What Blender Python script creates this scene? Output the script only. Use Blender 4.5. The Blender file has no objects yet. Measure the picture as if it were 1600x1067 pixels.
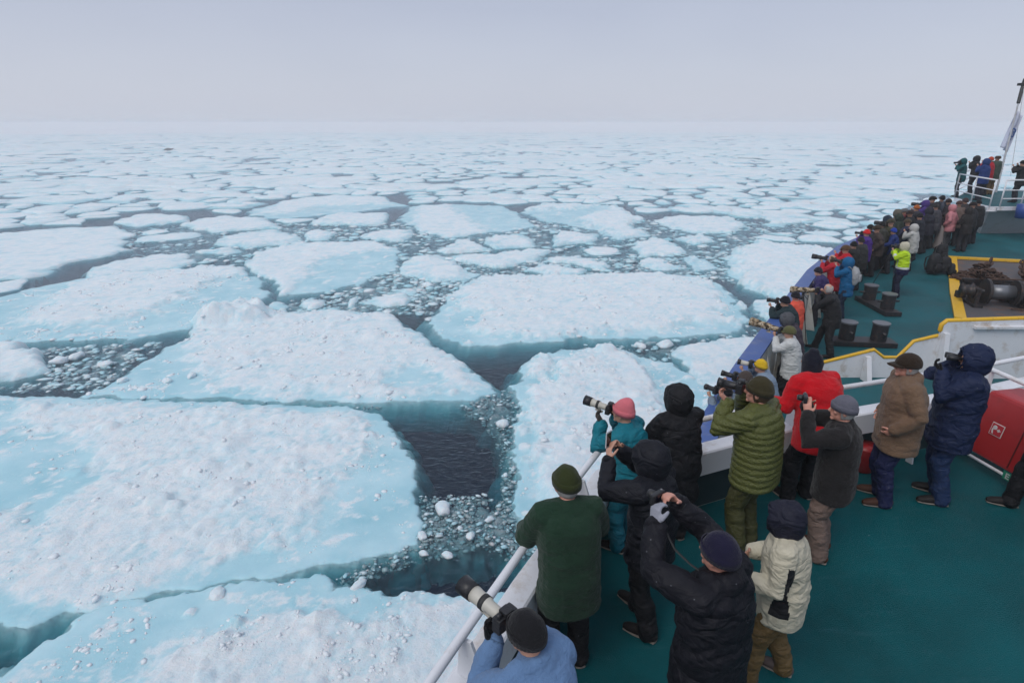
import bpy, bmesh, math, random
import numpy as np
from mathutils import Vector, Matrix, noise as mnoise

sc = bpy.context.scene
COL = sc.collection
R = math.radians

# ------------------------------------------------------------ camera, sky, sun, exposure
FPX, PITCH, CZ = 930.0, R(20.1), 4.0          # focal length in photo pixels, look-down angle, eye height over the upper deck
DECK, FORE, SEA = 0.0, -1.15, -9.0            # upper deck, foredeck, sea level
cam = bpy.data.cameras.new('camera'); cam_o = bpy.data.objects.new('camera', cam); COL.objects.link(cam_o)
cam.sensor_width = 36.0; cam.lens = FPX / 1600 * 36; cam.clip_start = 0.1; cam.clip_end = 30000
cam_o.location = (0, 0, CZ); cam_o.rotation_euler = (R(90) - PITCH, 0, 0)
sc.camera = cam_o

SUN_EL, SUN_AZ = R(52), R(-138)                # azimuth from +Y, towards the left
world = bpy.data.worlds.new('World'); sc.world = world; world.use_nodes = True
wn, wl = world.node_tree.nodes, world.node_tree.links
wn.clear()
w_out = wn.new('ShaderNodeOutputWorld')
sky = wn.new('ShaderNodeTexSky'); sky.sky_type = 'NISHITA'; sky.sun_disc = False
sky.sun_elevation = SUN_EL; sky.sun_rotation = SUN_AZ; sky.air_density = 1.0; sky.dust_density = 3.0
b1 = wn.new('ShaderNodeBackground'); b1.inputs['Strength'].default_value = 0.018
wl.new(sky.outputs[0], b1.inputs[0])
# overcast: an even grey-lilac cloud deck, a little darker overhead than at the pale horizon
geo = wn.new('ShaderNodeTexCoord'); sep = wn.new('ShaderNodeSeparateXYZ'); wl.new(geo.outputs['Generated'], sep.inputs[0])
nz = wn.new('ShaderNodeTexNoise'); nz.inputs['Scale'].default_value = 1.6; nz.inputs['Detail'].default_value = 3
mp = wn.new('ShaderNodeMapping'); mp.inputs['Scale'].default_value = (1, 1, 2.4)
wl.new(geo.outputs['Generated'], mp.inputs[0]); wl.new(mp.outputs[0], nz.inputs['Vector'])
ad = wn.new('ShaderNodeMath'); ad.operation = 'MULTIPLY_ADD'; ad.inputs[1].default_value = 0.22
wl.new(nz.outputs[0], ad.inputs[0]); wl.new(sep.outputs['Z'], ad.inputs[2])
ramp = wn.new('ShaderNodeValToRGB'); wl.new(ad.outputs[0], ramp.inputs[0])
e = ramp.color_ramp.elements
e[0].position = 0.04; e[0].color = (0.56, 0.59, 0.672, 1)
e[1].position = 0.30; e[1].color = (0.405, 0.437, 0.540, 1)
x_ = ramp.color_ramp.elements.new(0.75); x_.color = (0.40, 0.43, 0.52, 1)
b2 = wn.new('ShaderNodeBackground'); b2.inputs['Strength'].default_value = 1.0
wl.new(ramp.outputs[0], b2.inputs[0])
addw = wn.new('ShaderNodeAddShader'); wl.new(b1.outputs[0], addw.inputs[0]); wl.new(b2.outputs[0], addw.inputs[1])
wl.new(addw.outputs[0], w_out.inputs['Surface'])

sun = bpy.data.lights.new('sun', 'SUN'); sun.energy = 1.25; sun.angle = R(34); sun.color = (1.0, 0.985, 0.945)
sun_o = bpy.data.objects.new('sun', sun); COL.objects.link(sun_o)
sdir = Vector((math.sin(SUN_AZ) * math.cos(SUN_EL), math.cos(SUN_AZ) * math.cos(SUN_EL), math.sin(SUN_EL)))
sun_o.rotation_euler = sdir.to_track_quat('Z', 'Y').to_euler(); sun_o.location = sdir * 50

vs = sc.view_settings; sc.display_settings.display_device = 'sRGB'
vs.view_transform = 'Standard'; vs.look = 'None'; vs.exposure = 0.09; vs.gamma = 1.0; vs.use_curve_mapping = False
sc.render.engine = 'CYCLES'
cy = sc.cycles
cy.use_denoising = True
try: cy.denoiser = 'OPENIMAGEDENOISE'
except Exception: pass
cy.max_bounces = 6; cy.diffuse_bounces = 4; cy.glossy_bounces = 3; cy.transmission_bounces = 3
cy.transparent_max_bounces = 12; cy.volume_bounces = 2
cy.caustics_reflective = False; cy.caustics_refractive = False
cy.use_adaptive_sampling = True; cy.adaptive_threshold = 0.02
cy.sample_clamp_indirect = 4

# ------------------------------------------------------------ helpers
def PW(px, py, z):
    """photo pixel -> point of the horizontal plane at height z"""
    a = (px - 800) / FPX; b = (533.5 - py) / FPX
    dy = math.cos(PITCH) + b * math.sin(PITCH); dz = -math.sin(PITCH) + b * math.cos(PITCH)
    t = (z - CZ) / dz
    return Vector((a * t, dy * t, z))

def PWa(pts, z): return np.array([PW(x, y, z)[:2] for x, y in pts])

def tag(o, label=None, cat=None, group=None, kind=None):
    if label: o['label'] = label
    if cat: o['category'] = cat
    if group: o['group'] = group
    if kind: o['kind'] = kind
    return o

def mesh_obj(name, verts, faces, mat=None, parent=None, smooth=False):
    me = bpy.data.meshes.new(name); me.from_pydata([tuple(v) for v in verts], [], faces)
    if mat: me.materials.append(mat)
    if smooth: me.polygons.foreach_set('use_smooth', [True] * len(me.polygons))
    o = bpy.data.objects.new(name, me); COL.objects.link(o)
    if parent: o.parent = parent
    return o

def bm_obj(name, bm, mat=None, parent=None, smooth=False):
    me = bpy.data.meshes.new(name); bmesh.ops.recalc_face_normals(bm, faces=bm.faces[:]); bm.to_mesh(me); bm.free()
    if mat: me.materials.append(mat)
    if smooth: me.polygons.foreach_set('use_smooth', [True] * len(me.polygons))
    o = bpy.data.objects.new(name, me); COL.objects.link(o)
    if parent: o.parent = parent
    return o

def empty(name, loc=(0, 0, 0), rz=0.0):
    o = bpy.data.objects.new(name, None); COL.objects.link(o); o.location = loc; o.rotation_euler.z = rz
    return o

def frame(d, side=None):
    d = Vector(d).normalized()
    s = Vector(side) if side is not None else (Vector((1, 0, 0)) if abs(d.x) < 0.8 else Vector((0, 1, 0)))
    s = (s - d * s.dot(d)).normalized()
    return d, s, d.cross(s)

def add_loft(bm, pts, radii, side=None, n=14, caps=True, sq=1.0):
    """closed tube of elliptic rings; radii = number or (a, b); rounded ends when caps"""
    pts = [Vector(p) for p in pts]; rad = [(r, r) if not isinstance(r, (tuple, list)) else r for r in radii]
    N = len(pts); rings = []
    tang = []
    for i in range(N):
        a = pts[max(i - 1, 0)]; b = pts[min(i + 1, N - 1)]
        tang.append((b - a).normalized())
    ref = side
    seq = []
    if caps:
        for k in (0.97, 0.8, 0.45):
            seq.append((pts[0] - tang[0] * min(rad[0]) * k * 0.9, tang[0], rad[0], math.sqrt(1 - k * k)))
    for i in range(N): seq.append((pts[i], tang[i], rad[i], 1.0))
    if caps:
        for k in (0.45, 0.8, 0.97):
            seq.append((pts[-1] + tang[-1] * min(rad[-1]) * k * 0.9, tang[-1], rad[-1], math.sqrt(1 - k * k)))
    prev = None
    for p, t, (a, b), s in seq:
        d, u, v = frame(t, ref if ref is not None else prev); prev = u if ref is None else prev
        ring = []
        for k in range(n):
            th = 2 * math.pi * k / n
            c, q = math.cos(th), math.sin(th)
            if sq != 1.0:
                c = math.copysign(abs(c) ** sq, c); q = math.copysign(abs(q) ** sq, q)
            ring.append(bm.verts.new(p + u * (a * s * c) + v * (b * s * q)))
        rings.append(ring)
    for r0, r1 in zip(rings, rings[1:]):
        for k in range(n):
            bm.faces.new((r0[k], r0[(k + 1) % n], r1[(k + 1) % n], r1[k]))
    bm.faces.new(rings[0][::-1]); bm.faces.new(rings[-1])
    return rings

def add_ell(bm, c, r, rot=None, u=16, v=10):
    m = Matrix.Translation(Vector(c)) @ (rot.to_4x4() if rot is not None else Matrix.Identity(4)) @ Matrix.Diagonal((r[0], r[1], r[2], 1))
    bmesh.ops.create_uvsphere(bm, u_segments=u, v_segments=v, radius=1.0, matrix=m)

def add_box(bm, c, size, rot=None, bev=0.0):
    m = Matrix.Translation(Vector(c)) @ (rot.to_4x4() if rot is not None else Matrix.Identity(4)) @ Matrix.Diagonal((size[0], size[1], size[2], 1))
    r = bmesh.ops.create_cube(bm, size=1.0, matrix=m)
    if bev:
        es = list({e for v in r['verts'] for e in v.link_edges})
        bmesh.ops.bevel(bm, geom=es, offset=bev, segments=2, affect='EDGES', profile=0.6)

def add_tube(bm, a, b, r0, r1=None, n=12):
    add_loft(bm, [a, b], [r0, r0 if r1 is None else r1], n=n, caps=False)

def add_poly(bm, xy, z0, z1):
    lo = [bm.verts.new((x, y, z0)) for x, y in xy]; hi = [bm.verts.new((x, y, z1)) for x, y in xy]
    n = len(xy)
    for k in range(n): bm.faces.new((lo[k], lo[(k + 1) % n], hi[(k + 1) % n], hi[k]))
    bm.faces.new(lo[::-1]); bm.faces.new(hi)

def strip(bm, path, prof, closed_prof=True):
    """sweep a 2-D profile (offset outwards, height) along a horizontal 3-D path with mitred corners"""
    P = [Vector(p) for p in path]; rings = []
    for i, p in enumerate(P):
        d0 = (P[i] - P[i - 1]) if i else (P[1] - P[0]); d1 = (P[i + 1] - P[i]) if i < len(P) - 1 else d0
        d0 = Vector((d0.x, d0.y, 0)).normalized(); d1 = Vector((d1.x, d1.y, 0)).normalized()
        n0 = Vector((-d0.y, d0.x, 0)); n1 = Vector((-d1.y, d1.x, 0)); n = (n0 + n1).normalized(); n /= max(0.4, n.dot(n0))
        rings.append([bm.verts.new(p + n * u + Vector((0, 0, w))) for u, w in prof])
    m = len(prof)
    for a, b in zip(rings, rings[1:]):
        for k in range(m if closed_prof else m - 1): bm.faces.new((a[k], a[(k + 1) % m], b[(k + 1) % m], b[k]))
    if closed_prof: bm.faces.new(rings[0]); bm.faces.new(rings[-1][::-1])

# ------------------------------------------------------------ materials
_mats = {}
def new_mat(name):
    m = bpy.data.materials.new(name); m.use_nodes = True
    return m, m.node_tree.nodes, m.node_tree.links, m.node_tree.nodes['Principled BSDF']

def pmat(name, col, rough=0.5, metal=0.0, bump=0.0, bscale=40, vary=0.06, vscale=6, spec=0.5, dirt=None, dirtamt=0.0, dscale=5, coat=0.0):
    if name in _mats: return _mats[name]
    m, n, l, p = new_mat(name)
    tc = n.new('ShaderNodeTexCoord')
    t = n.new('ShaderNodeTexNoise'); t.inputs['Scale'].default_value = vscale; t.inputs['Detail'].default_value = 4
    l.new(tc.outputs['Object'], t.inputs['Vector'])
    mx = n.new('ShaderNodeMix'); mx.data_type = 'RGBA'
    mx.inputs[6].default_value = tuple(c * (1 - vary) for c in col) + (1,)
    mx.inputs[7].default_value = tuple(min(1, c * (1 + vary) + 0.002) for c in col) + (1,)
    l.new(t.outputs[0], mx.inputs[0]); src = mx.outputs[2]
    if dirt:
        t2 = n.new('ShaderNodeTexNoise'); t2.inputs['Scale'].default_value = dscale; t2.inputs['Detail'].default_value = 7; t2.inputs['Roughness'].default_value = 0.65
        l.new(tc.outputs['Object'], t2.inputs['Vector'])
        r = n.new('ShaderNodeMapRange'); r.inputs[1].default_value = 0.62 - 0.25 * dirtamt; r.inputs[2].default_value = 0.78 - 0.1 * dirtamt
        r.inputs[4].default_value = 0.85
        l.new(t2.outputs[0], r.inputs[0])
        m2 = n.new('ShaderNodeMix'); m2.data_type = 'RGBA'; m2.inputs[7].default_value = tuple(dirt) + (1,)
        l.new(r.outputs[0], m2.inputs[0]); l.new(src, m2.inputs[6]); src = m2.outputs[2]
    l.new(src, p.inputs['Base Color'])
    p.inputs['Roughness'].default_value = rough; p.inputs['Metallic'].default_value = metal
    p.inputs['Specular IOR Level'].default_value = spec; p.inputs['Coat Weight'].default_value = coat
    if bump:
        tb = n.new('ShaderNodeTexNoise'); tb.inputs['Scale'].default_value = bscale; tb.inputs['Detail'].default_value = 3
        l.new(tc.outputs['Object'], tb.inputs['Vector'])
        b = n.new('ShaderNodeBump'); b.inputs['Strength'].default_value = bump; b.inputs['Distance'].default_value = 0.01
        l.new(tb.outputs[0], b.inputs['Height']); l.new(b.outputs[0], p.inputs['Normal'])
    _mats[name] = m
    return m

def fabric(col, kind='shell'):
    """cloth: weave or pile plus crumpled folds in the normal"""
    key = 'fabric_%s_%.3f_%.3f_%.3f' % ((kind,) + tuple(col))
    if key in _mats: return _mats[key]
    m, n, l, p = new_mat(key)
    tc = n.new('ShaderNodeTexCoord')
    t = n.new('ShaderNodeTexNoise'); t.inputs['Scale'].default_value = 9; t.inputs['Detail'].default_value = 5
    l.new(tc.outputs['Object'], t.inputs['Vector'])
    mx = n.new('ShaderNodeMix'); mx.data_type = 'RGBA'
    v = 0.22 if kind != 'shell' else 0.12
    mx.inputs[6].default_value = tuple(c * (1 - v) for c in col) + (1,)
    mx.inputs[7].default_value = tuple(min(1, c * (1 + v) + 0.003) for c in col) + (1,)
    l.new(t.outputs[0], mx.inputs[0]); l.new(mx.outputs[2], p.inputs['Base Color'])
    p.inputs['Roughness'].default_value = {'shell': 0.62, 'fleece': 0.95, 'knit': 0.92, 'down': 0.45}[kind]
    p.inputs['Specular IOR Level'].default_value = {'shell': 0.2, 'fleece': 0.06, 'knit': 0.08, 'down': 0.3}[kind]
    if kind in ('fleece', 'knit'):
        p.inputs['Sheen Weight'].default_value = 0.12; p.inputs['Sheen Roughness'].default_value = 0.5
    h1 = n.new('ShaderNodeTexNoise'); h1.inputs['Detail'].default_value = 4; h1.inputs['Distortion'].default_value = 1.2
    h1.inputs['Scale'].default_value = {'shell': 6.5, 'fleece': 16, 'knit': 30, 'down': 22}[kind]
    mp_ = n.new('ShaderNodeMapping'); mp_.inputs['Scale'].default_value = (1, 1, 1.7); l.new(tc.outputs['Object'], mp_.inputs[0]); l.new(mp_.outputs[0], h1.inputs['Vector'])
    b1_ = n.new('ShaderNodeBump'); b1_.inputs['Strength'].default_value = {'shell': 0.75, 'fleece': 0.35, 'knit': 0.3, 'down': 0.5}[kind]; b1_.inputs['Distance'].default_value = 0.05
    l.new(h1.outputs[0], b1_.inputs['Height'])
    h2 = n.new('ShaderNodeTexNoise'); h2.inputs['Scale'].default_value = 260 if kind == 'shell' else 120; h2.inputs['Detail'].default_value = 2
    l.new(tc.outputs['Object'], h2.inputs['Vector'])
    b2_ = n.new('ShaderNodeBump'); b2_.inputs['Strength'].default_value = 0.25 if kind == 'shell' else 0.6; b2_.inputs['Distance'].default_value = 0.004
    l.new(h2.outputs[0], b2_.inputs['Height']); l.new(b1_.outputs[0], b2_.inputs['Normal']); l.new(b2_.outputs[0], p.inputs['Normal'])
    if kind == 'shell':   # sewn seams: centre back, yoke
        sx = n.new('ShaderNodeSeparateXYZ'); l.new(tc.outputs['Object'], sx.inputs[0]); last = None
        for ax, pos, w_ in (('X', 0.0, 0.004), ('Z', 1.375, 0.004)):
            s1 = n.new('ShaderNodeMath'); s1.operation = 'SUBTRACT'; s1.inputs[1].default_value = pos; l.new(sx.outputs[ax], s1.inputs[0])
            s2 = n.new('ShaderNodeMath'); s2.operation = 'ABSOLUTE'; l.new(s1.outputs[0], s2.inputs[0])
            s3 = n.new('ShaderNodeMapRange'); s3.inputs[1].default_value = w_ * 0.3; s3.inputs[2].default_value = w_ * 1.6; l.new(s2.outputs[0], s3.inputs[0])
            if last is None: last = s3.outputs[0]
            else:
                s4 = n.new('ShaderNodeMath'); s4.operation = 'MINIMUM'; l.new(last, s4.inputs[0]); l.new(s3.outputs[0], s4.inputs[1]); last = s4.outputs[0]
        b3_ = n.new('ShaderNodeBump'); b3_.inputs['Strength'].default_value = 0.5; b3_.inputs['Distance'].default_value = 0.012; l.new(last, b3_.inputs['Height']); l.new(b2_.outputs[0], b3_.inputs['Normal']); l.new(b3_.outputs[0], p.inputs['Normal'])
    if kind == 'shell':           # melted snow flecks
        v_ = n.new('ShaderNodeTexVoronoi'); v_.inputs['Scale'].default_value = 13; l.new(tc.outputs['Object'], v_.inputs['Vector'])
        c_ = n.new('ShaderNodeMath'); c_.operation = 'LESS_THAN'; c_.inputs[1].default_value = 0.05; l.new(v_.outputs['Distance'], c_.inputs[0])
        m3 = n.new('ShaderNodeMix'); m3.data_type = 'RGBA'; m3.inputs[7].default_value = (0.35, 0.36, 0.4, 1); c2 = n.new('ShaderNodeMath'); c2.operation = 'MULTIPLY'; c2.inputs[1].default_value = 0.4
        l.new(c_.outputs[0], c2.inputs[0]); l.new(c2.outputs[0], m3.inputs[0]); l.new(mx.outputs[2], m3.inputs[6]); l.new(m3.outputs[2], p.inputs['Base Color'])
    _mats[key] = m
    return m
# ------------------------------------------------------------ numpy noise
_rs = np.random.RandomState(7)
_perm = _rs.permutation(512); _gr = _rs.rand(512) * 2 * np.pi; _gx, _gy = np.cos(_gr), np.sin(_gr)
def _h(i, j): return _perm[(_perm[i & 511] + j) & 511]
def pnoise(x, y):
    i = np.floor(x).astype(int); j = np.floor(y).astype(int); fx = x - i; fy = y - j
    u = fx * fx * fx * (fx * (fx * 6 - 15) + 10); v = fy * fy * fy * (fy * (fy * 6 - 15) + 10)
    def g(a, b): h = _h(i + a, j + b); return _gx[h] * (fx - a) + _gy[h] * (fy - b)
    return ((g(0, 0) * (1 - u) + g(1, 0) * u) * (1 - v) + (g(0, 1) * (1 - u) + g(1, 1) * u) * v) * 1.5
def fbm(x, y, o=4, g=0.5):
    s = 0; a = 1.0; t = 0
    for k in range(o):
        s = s + a * pnoise(x + 17.3 * k, y - 9.1 * k); t += a; a *= g; x = x * 2.03; y = y * 2.03
    return s / t
def blobs(x, y, cell, dens, seed, rmin=0.25, rmax=0.5, power=0.6):
    """scattered rounded lumps: height 0..1"""
    X = x / cell; Y = y / cell; i = np.floor(X).astype(int); j = np.floor(Y).astype(int); out = np.zeros_like(x)
    for a in (-1, 0, 1):
        for b in (-1, 0, 1):
            h = _h(i + a + seed, j + b + 3 * seed); h2 = _h(h + 11, h); h3 = _h(h2 + 5, h + 29); h4 = _h(h3 + 1, h2 + 7)
            cx = i + a + h2 / 511.0; cy_ = j + b + h3 / 511.0
            r = rmin + (rmax - rmin) * (h4 / 511.0) ** 2
            ang = h2 * 0.1; st = 0.65 + 0.35 * (h3 / 511.0)
            dx = X - cx; dy = Y - cy_; du = (dx * np.cos(ang) + dy * np.sin(ang)) / r; dv = (-dx * np.sin(ang) + dy * np.cos(ang)) / (r * st)
            q = 1 - du * du - dv * dv
            out = np.maximum(out, np.where((q > 0) & (h / 511.0 < dens), r / rmax * np.clip(q, 0, 1) ** power, 0))
    return out
def sstep(a, b, x):
    t = np.clip((x - a) / (b - a), 0, 1); return t * t * (3 - 2 * t)
def sdist(x, y, poly):
    """signed distance to a polygon, positive inside"""
    d = np.full(x.shape, 1e9); ins = np.zeros(x.shape, bool); n = len(poly)
    for k in range(n):
        ax, ay = poly[k]; bx, by = poly[(k + 1) % n]; ex, ey = bx - ax, by - ay; L = ex * ex + ey * ey + 1e-9
        t = np.clip(((x - ax) * ex + (y - ay) * ey) / L, 0, 1)
        d = np.minimum(d, (x - ax - t * ex) ** 2 + (y - ay - t * ey) ** 2)
        c = ((ay > y) != (by > y)) & (x < ex * (y - ay) / (ey if abs(ey) > 1e-9 else 1e-9) + ax); ins ^= c
    d = np.sqrt(d); return np.where(ins, d, -d)

# ------------------------------------------------------------ sea and ice materials
def ice_material():
    m, n, l, p = new_mat('pack_ice')
    at = n.new('ShaderNodeAttribute'); at.attribute_name = 'snow'; at.attribute_type = 'GEOMETRY'
    sp = n.new('ShaderNodeSeparateColor'); l.new(at.outputs['Color'], sp.inputs[0])
    tc = n.new('ShaderNodeTexCoord')
    t = n.new('ShaderNodeTexNoise'); t.inputs['Scale'].default_value = 0.35; t.inputs['Detail'].default_value = 8; t.inputs['Roughness'].default_value = 0.62
    l.new(tc.outputs['Object'], t.inputs['Vector'])
    ice = n.new('ShaderNodeValToRGB'); l.new(t.outputs[0], ice.inputs[0])
    ice.color_ramp.elements[0].position = 0.3; ice.color_ramp.elements[0].color = (0.30, 0.585, 0.675, 1)
    ice.color_ramp.elements[1].position = 0.7; ice.color_ramp.elements[1].color = (0.54, 0.76, 0.825, 1)
    t3 = n.new('ShaderNodeTexNoise'); t3.inputs['Scale'].default_value = 1.7; t3.inputs['Detail'].default_value = 8; t3.inputs['Roughness'].default_value = 0.65
    l.new(tc.outputs['Object'], t3.inputs['Vector'])
    sn = n.new('ShaderNodeValToRGB'); l.new(t3.outputs[0], sn.inputs[0])
    sn.color_ramp.elements[0].position = 0.3; sn.color_ramp.elements[0].color = (0.62, 0.765, 0.83, 1)
    sn.color_ramp.elements[1].position = 0.62; sn.color_ramp.elements[1].color = (0.785, 0.83, 0.85, 1)
    mx = n.new('ShaderNodeMix'); mx.data_type = 'RGBA'
    # crisp, patchy cover: the snow amount is broken up by a rough noise
    t4 = n.new('ShaderNodeTexNoise'); t4.inputs['Scale'].default_value = 2.6; t4.inputs['Detail'].default_value = 9; t4.inputs['Roughness'].default_value = 0.72; t4.inputs['Distortion'].default_value = 0.4
    l.new(tc.outputs['Object'], t4.inputs['Vector'])
    a1 = n.new('ShaderNodeMath'); a1.operation = 'MULTIPLY_ADD'; a1.inputs[1].default_value = 1.5; a1.inputs[2].default_value = -0.75; l.new(t4.outputs[0], a1.inputs[0])
    a2 = n.new('ShaderNodeMath'); a2.operation = 'ADD'; l.new(a1.outputs[0], a2.inputs[0]); l.new(sp.outputs[0], a2.inputs[1])
    a3 = n.new('ShaderNodeMapRange'); a3.inputs[1].default_value = 0.24; a3.inputs[2].default_value = 0.84; l.new(a2.outputs[0], a3.inputs[0])
    l.new(a3.outputs[0], mx.inputs[0]); l.new(ice.outputs[0], mx.inputs[6]); l.new(sn.outputs[0], mx.inputs[7])
    # green channel: how far the ice lies under water-soaked slush (deeper teal body colour)
    m2 = n.new('ShaderNodeMix'); m2.data_type = 'RGBA'; m2.inputs[7].default_value = (0.25, 0.60, 0.66, 1)
    l.new(sp.outputs[1], m2.inputs[0]); l.new(mx.outputs[2], m2.inputs[6])
    l.new(m2.outputs[2], p.inputs['Base Color'])
    rr = n.new('ShaderNodeMapRange'); rr.inputs[3].default_value = 0.38; rr.inputs[4].default_value = 0.8
    l.new(sp.outputs[0], rr.inputs[0]); l.new(rr.outputs[0], p.inputs['Roughness'])
    p.inputs['Specular IOR Level'].default_value = 0.3
    p.inputs['Subsurface Weight'].default_value = 0.4; p.inputs['Subsurface Radius'].default_value = (0.5, 0.9, 1.0); p.inputs['Subsurface Scale'].default_value = 0.12
    tb = n.new('ShaderNodeTexNoise'); tb.inputs['Scale'].default_value = 7; tb.inputs['Detail'].default_value = 7; tb.inputs['Roughness'].default_value = 0.7
    l.new(tc.outputs['Object'], tb.inputs['Vector'])
    ms = n.new('ShaderNodeMath'); ms.operation = 'MULTIPLY_ADD'; ms.inputs[1].default_value = 0.75; ms.inputs[2].default_value = 0.2; l.new(sp.outputs[0], ms.inputs[0])
    b = n.new('ShaderNodeBump'); b.inputs['Distance'].default_value = 0.06; l.new(ms.outputs[0], b.inputs['Strength']); l.new(tb.outputs[0], b.inputs['Height'])
    l.new(b.outputs[0], p.inputs['Normal'])
    return m
ICE = ice_material()
SNOWM = pmat('packed_snow', (0.76, 0.81, 0.84), 0.85, bump=0.3, bscale=20, vary=0.04, spec=0.2)

def water_material():
    m, n, l, p = new_mat('sea_water'); n.remove(p); out = n['Material Output']
    tc = n.new('ShaderNodeTexCoord')
    w = n.new('ShaderNodeTexNoise'); w.inputs['Scale'].default_value = 2.6; w.inputs['Detail'].default_value = 6; w.inputs['Roughness'].default_value = 0.6; w.inputs['Distortion'].default_value = 0.9
    mpn = n.new('ShaderNodeMapping'); mpn.inputs['Rotation'].default_value = (0, 0, 0.5); mpn.inputs['Scale'].default_value = (1, 1.35, 1)
    l.new(tc.outputs['Object'], mpn.inputs[0]); l.new(mpn.outputs[0], w.inputs['Vector'])
    b = n.new('ShaderNodeBump'); b.inputs['Strength'].default_value = 0.9; b.inputs['Distance'].default_value = 0.085; l.new(w.outputs[0], b.inputs['Height'])
    g = n.new('ShaderNodeBsdfGlossy'); g.inputs['Roughness'].default_value = 0.12; g.inputs['Color'].default_value = (0.80, 0.90, 1.0, 1); l.new(b.outputs[0], g.inputs['Normal'])
    tr = n.new('ShaderNodeBsdfTransparent')
    f = n.new('ShaderNodeFresnel'); f.inputs['IOR'].default_value = 1.33; l.new(b.outputs[0], f.inputs['Normal'])
    mx = n.new('ShaderNodeMixShader'); l.new(f.outputs[0], mx.inputs[0]); l.new(tr.outputs[0], mx.inputs[1]); l.new(g.outputs[0], mx.inputs[2])
    l.new(mx.outputs[0], out.inputs['Surface'])
    va = n.new('ShaderNodeVolumeAbsorption'); va.inputs['Color'].default_value = (0.10, 0.62, 0.68, 1); va.inputs['Density'].default_value = 1.6
    l.new(va.outputs[0], out.inputs['Volume'])
    return m

# the sea: a closed body of water; an added blue sheet stands for in-scattered light
bm = bmesh.new(); add_box(bm, (0, 2500, SEA - 1.5), (16000, 11000, 3.0))
sea = bm_obj('sea', bm, water_material()); tag(sea, kind='structure')
mm, n_, l_, p_ = new_mat('deep_scatter_sheet'); p_.inputs['Base Color'].default_value = (0.014, 0.085, 0.17, 1); p_.inputs['Roughness'].default_value = 1; p_.inputs['Specular IOR Level'].default_value = 0
deep = mesh_obj('deep_scatter_sheet', [(-7900, -2900, SEA - 1.2), (7900, -2900, SEA - 1.2), (7900, 7900, SEA - 1.2), (-7900, 7900, SEA - 1.2)], [(0, 1, 2, 3)], mm); tag(deep, kind='structure')

def set_snow(me, s, g):
    ca = me.color_attributes.new('snow', 'FLOAT_COLOR', 'POINT')
    a = np.zeros((len(me.vertices), 4), np.float32); a[:, 0] = s; a[:, 1] = g; a[:, 3] = 1
    ca.data.foreach_set('color', a.ravel())

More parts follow.
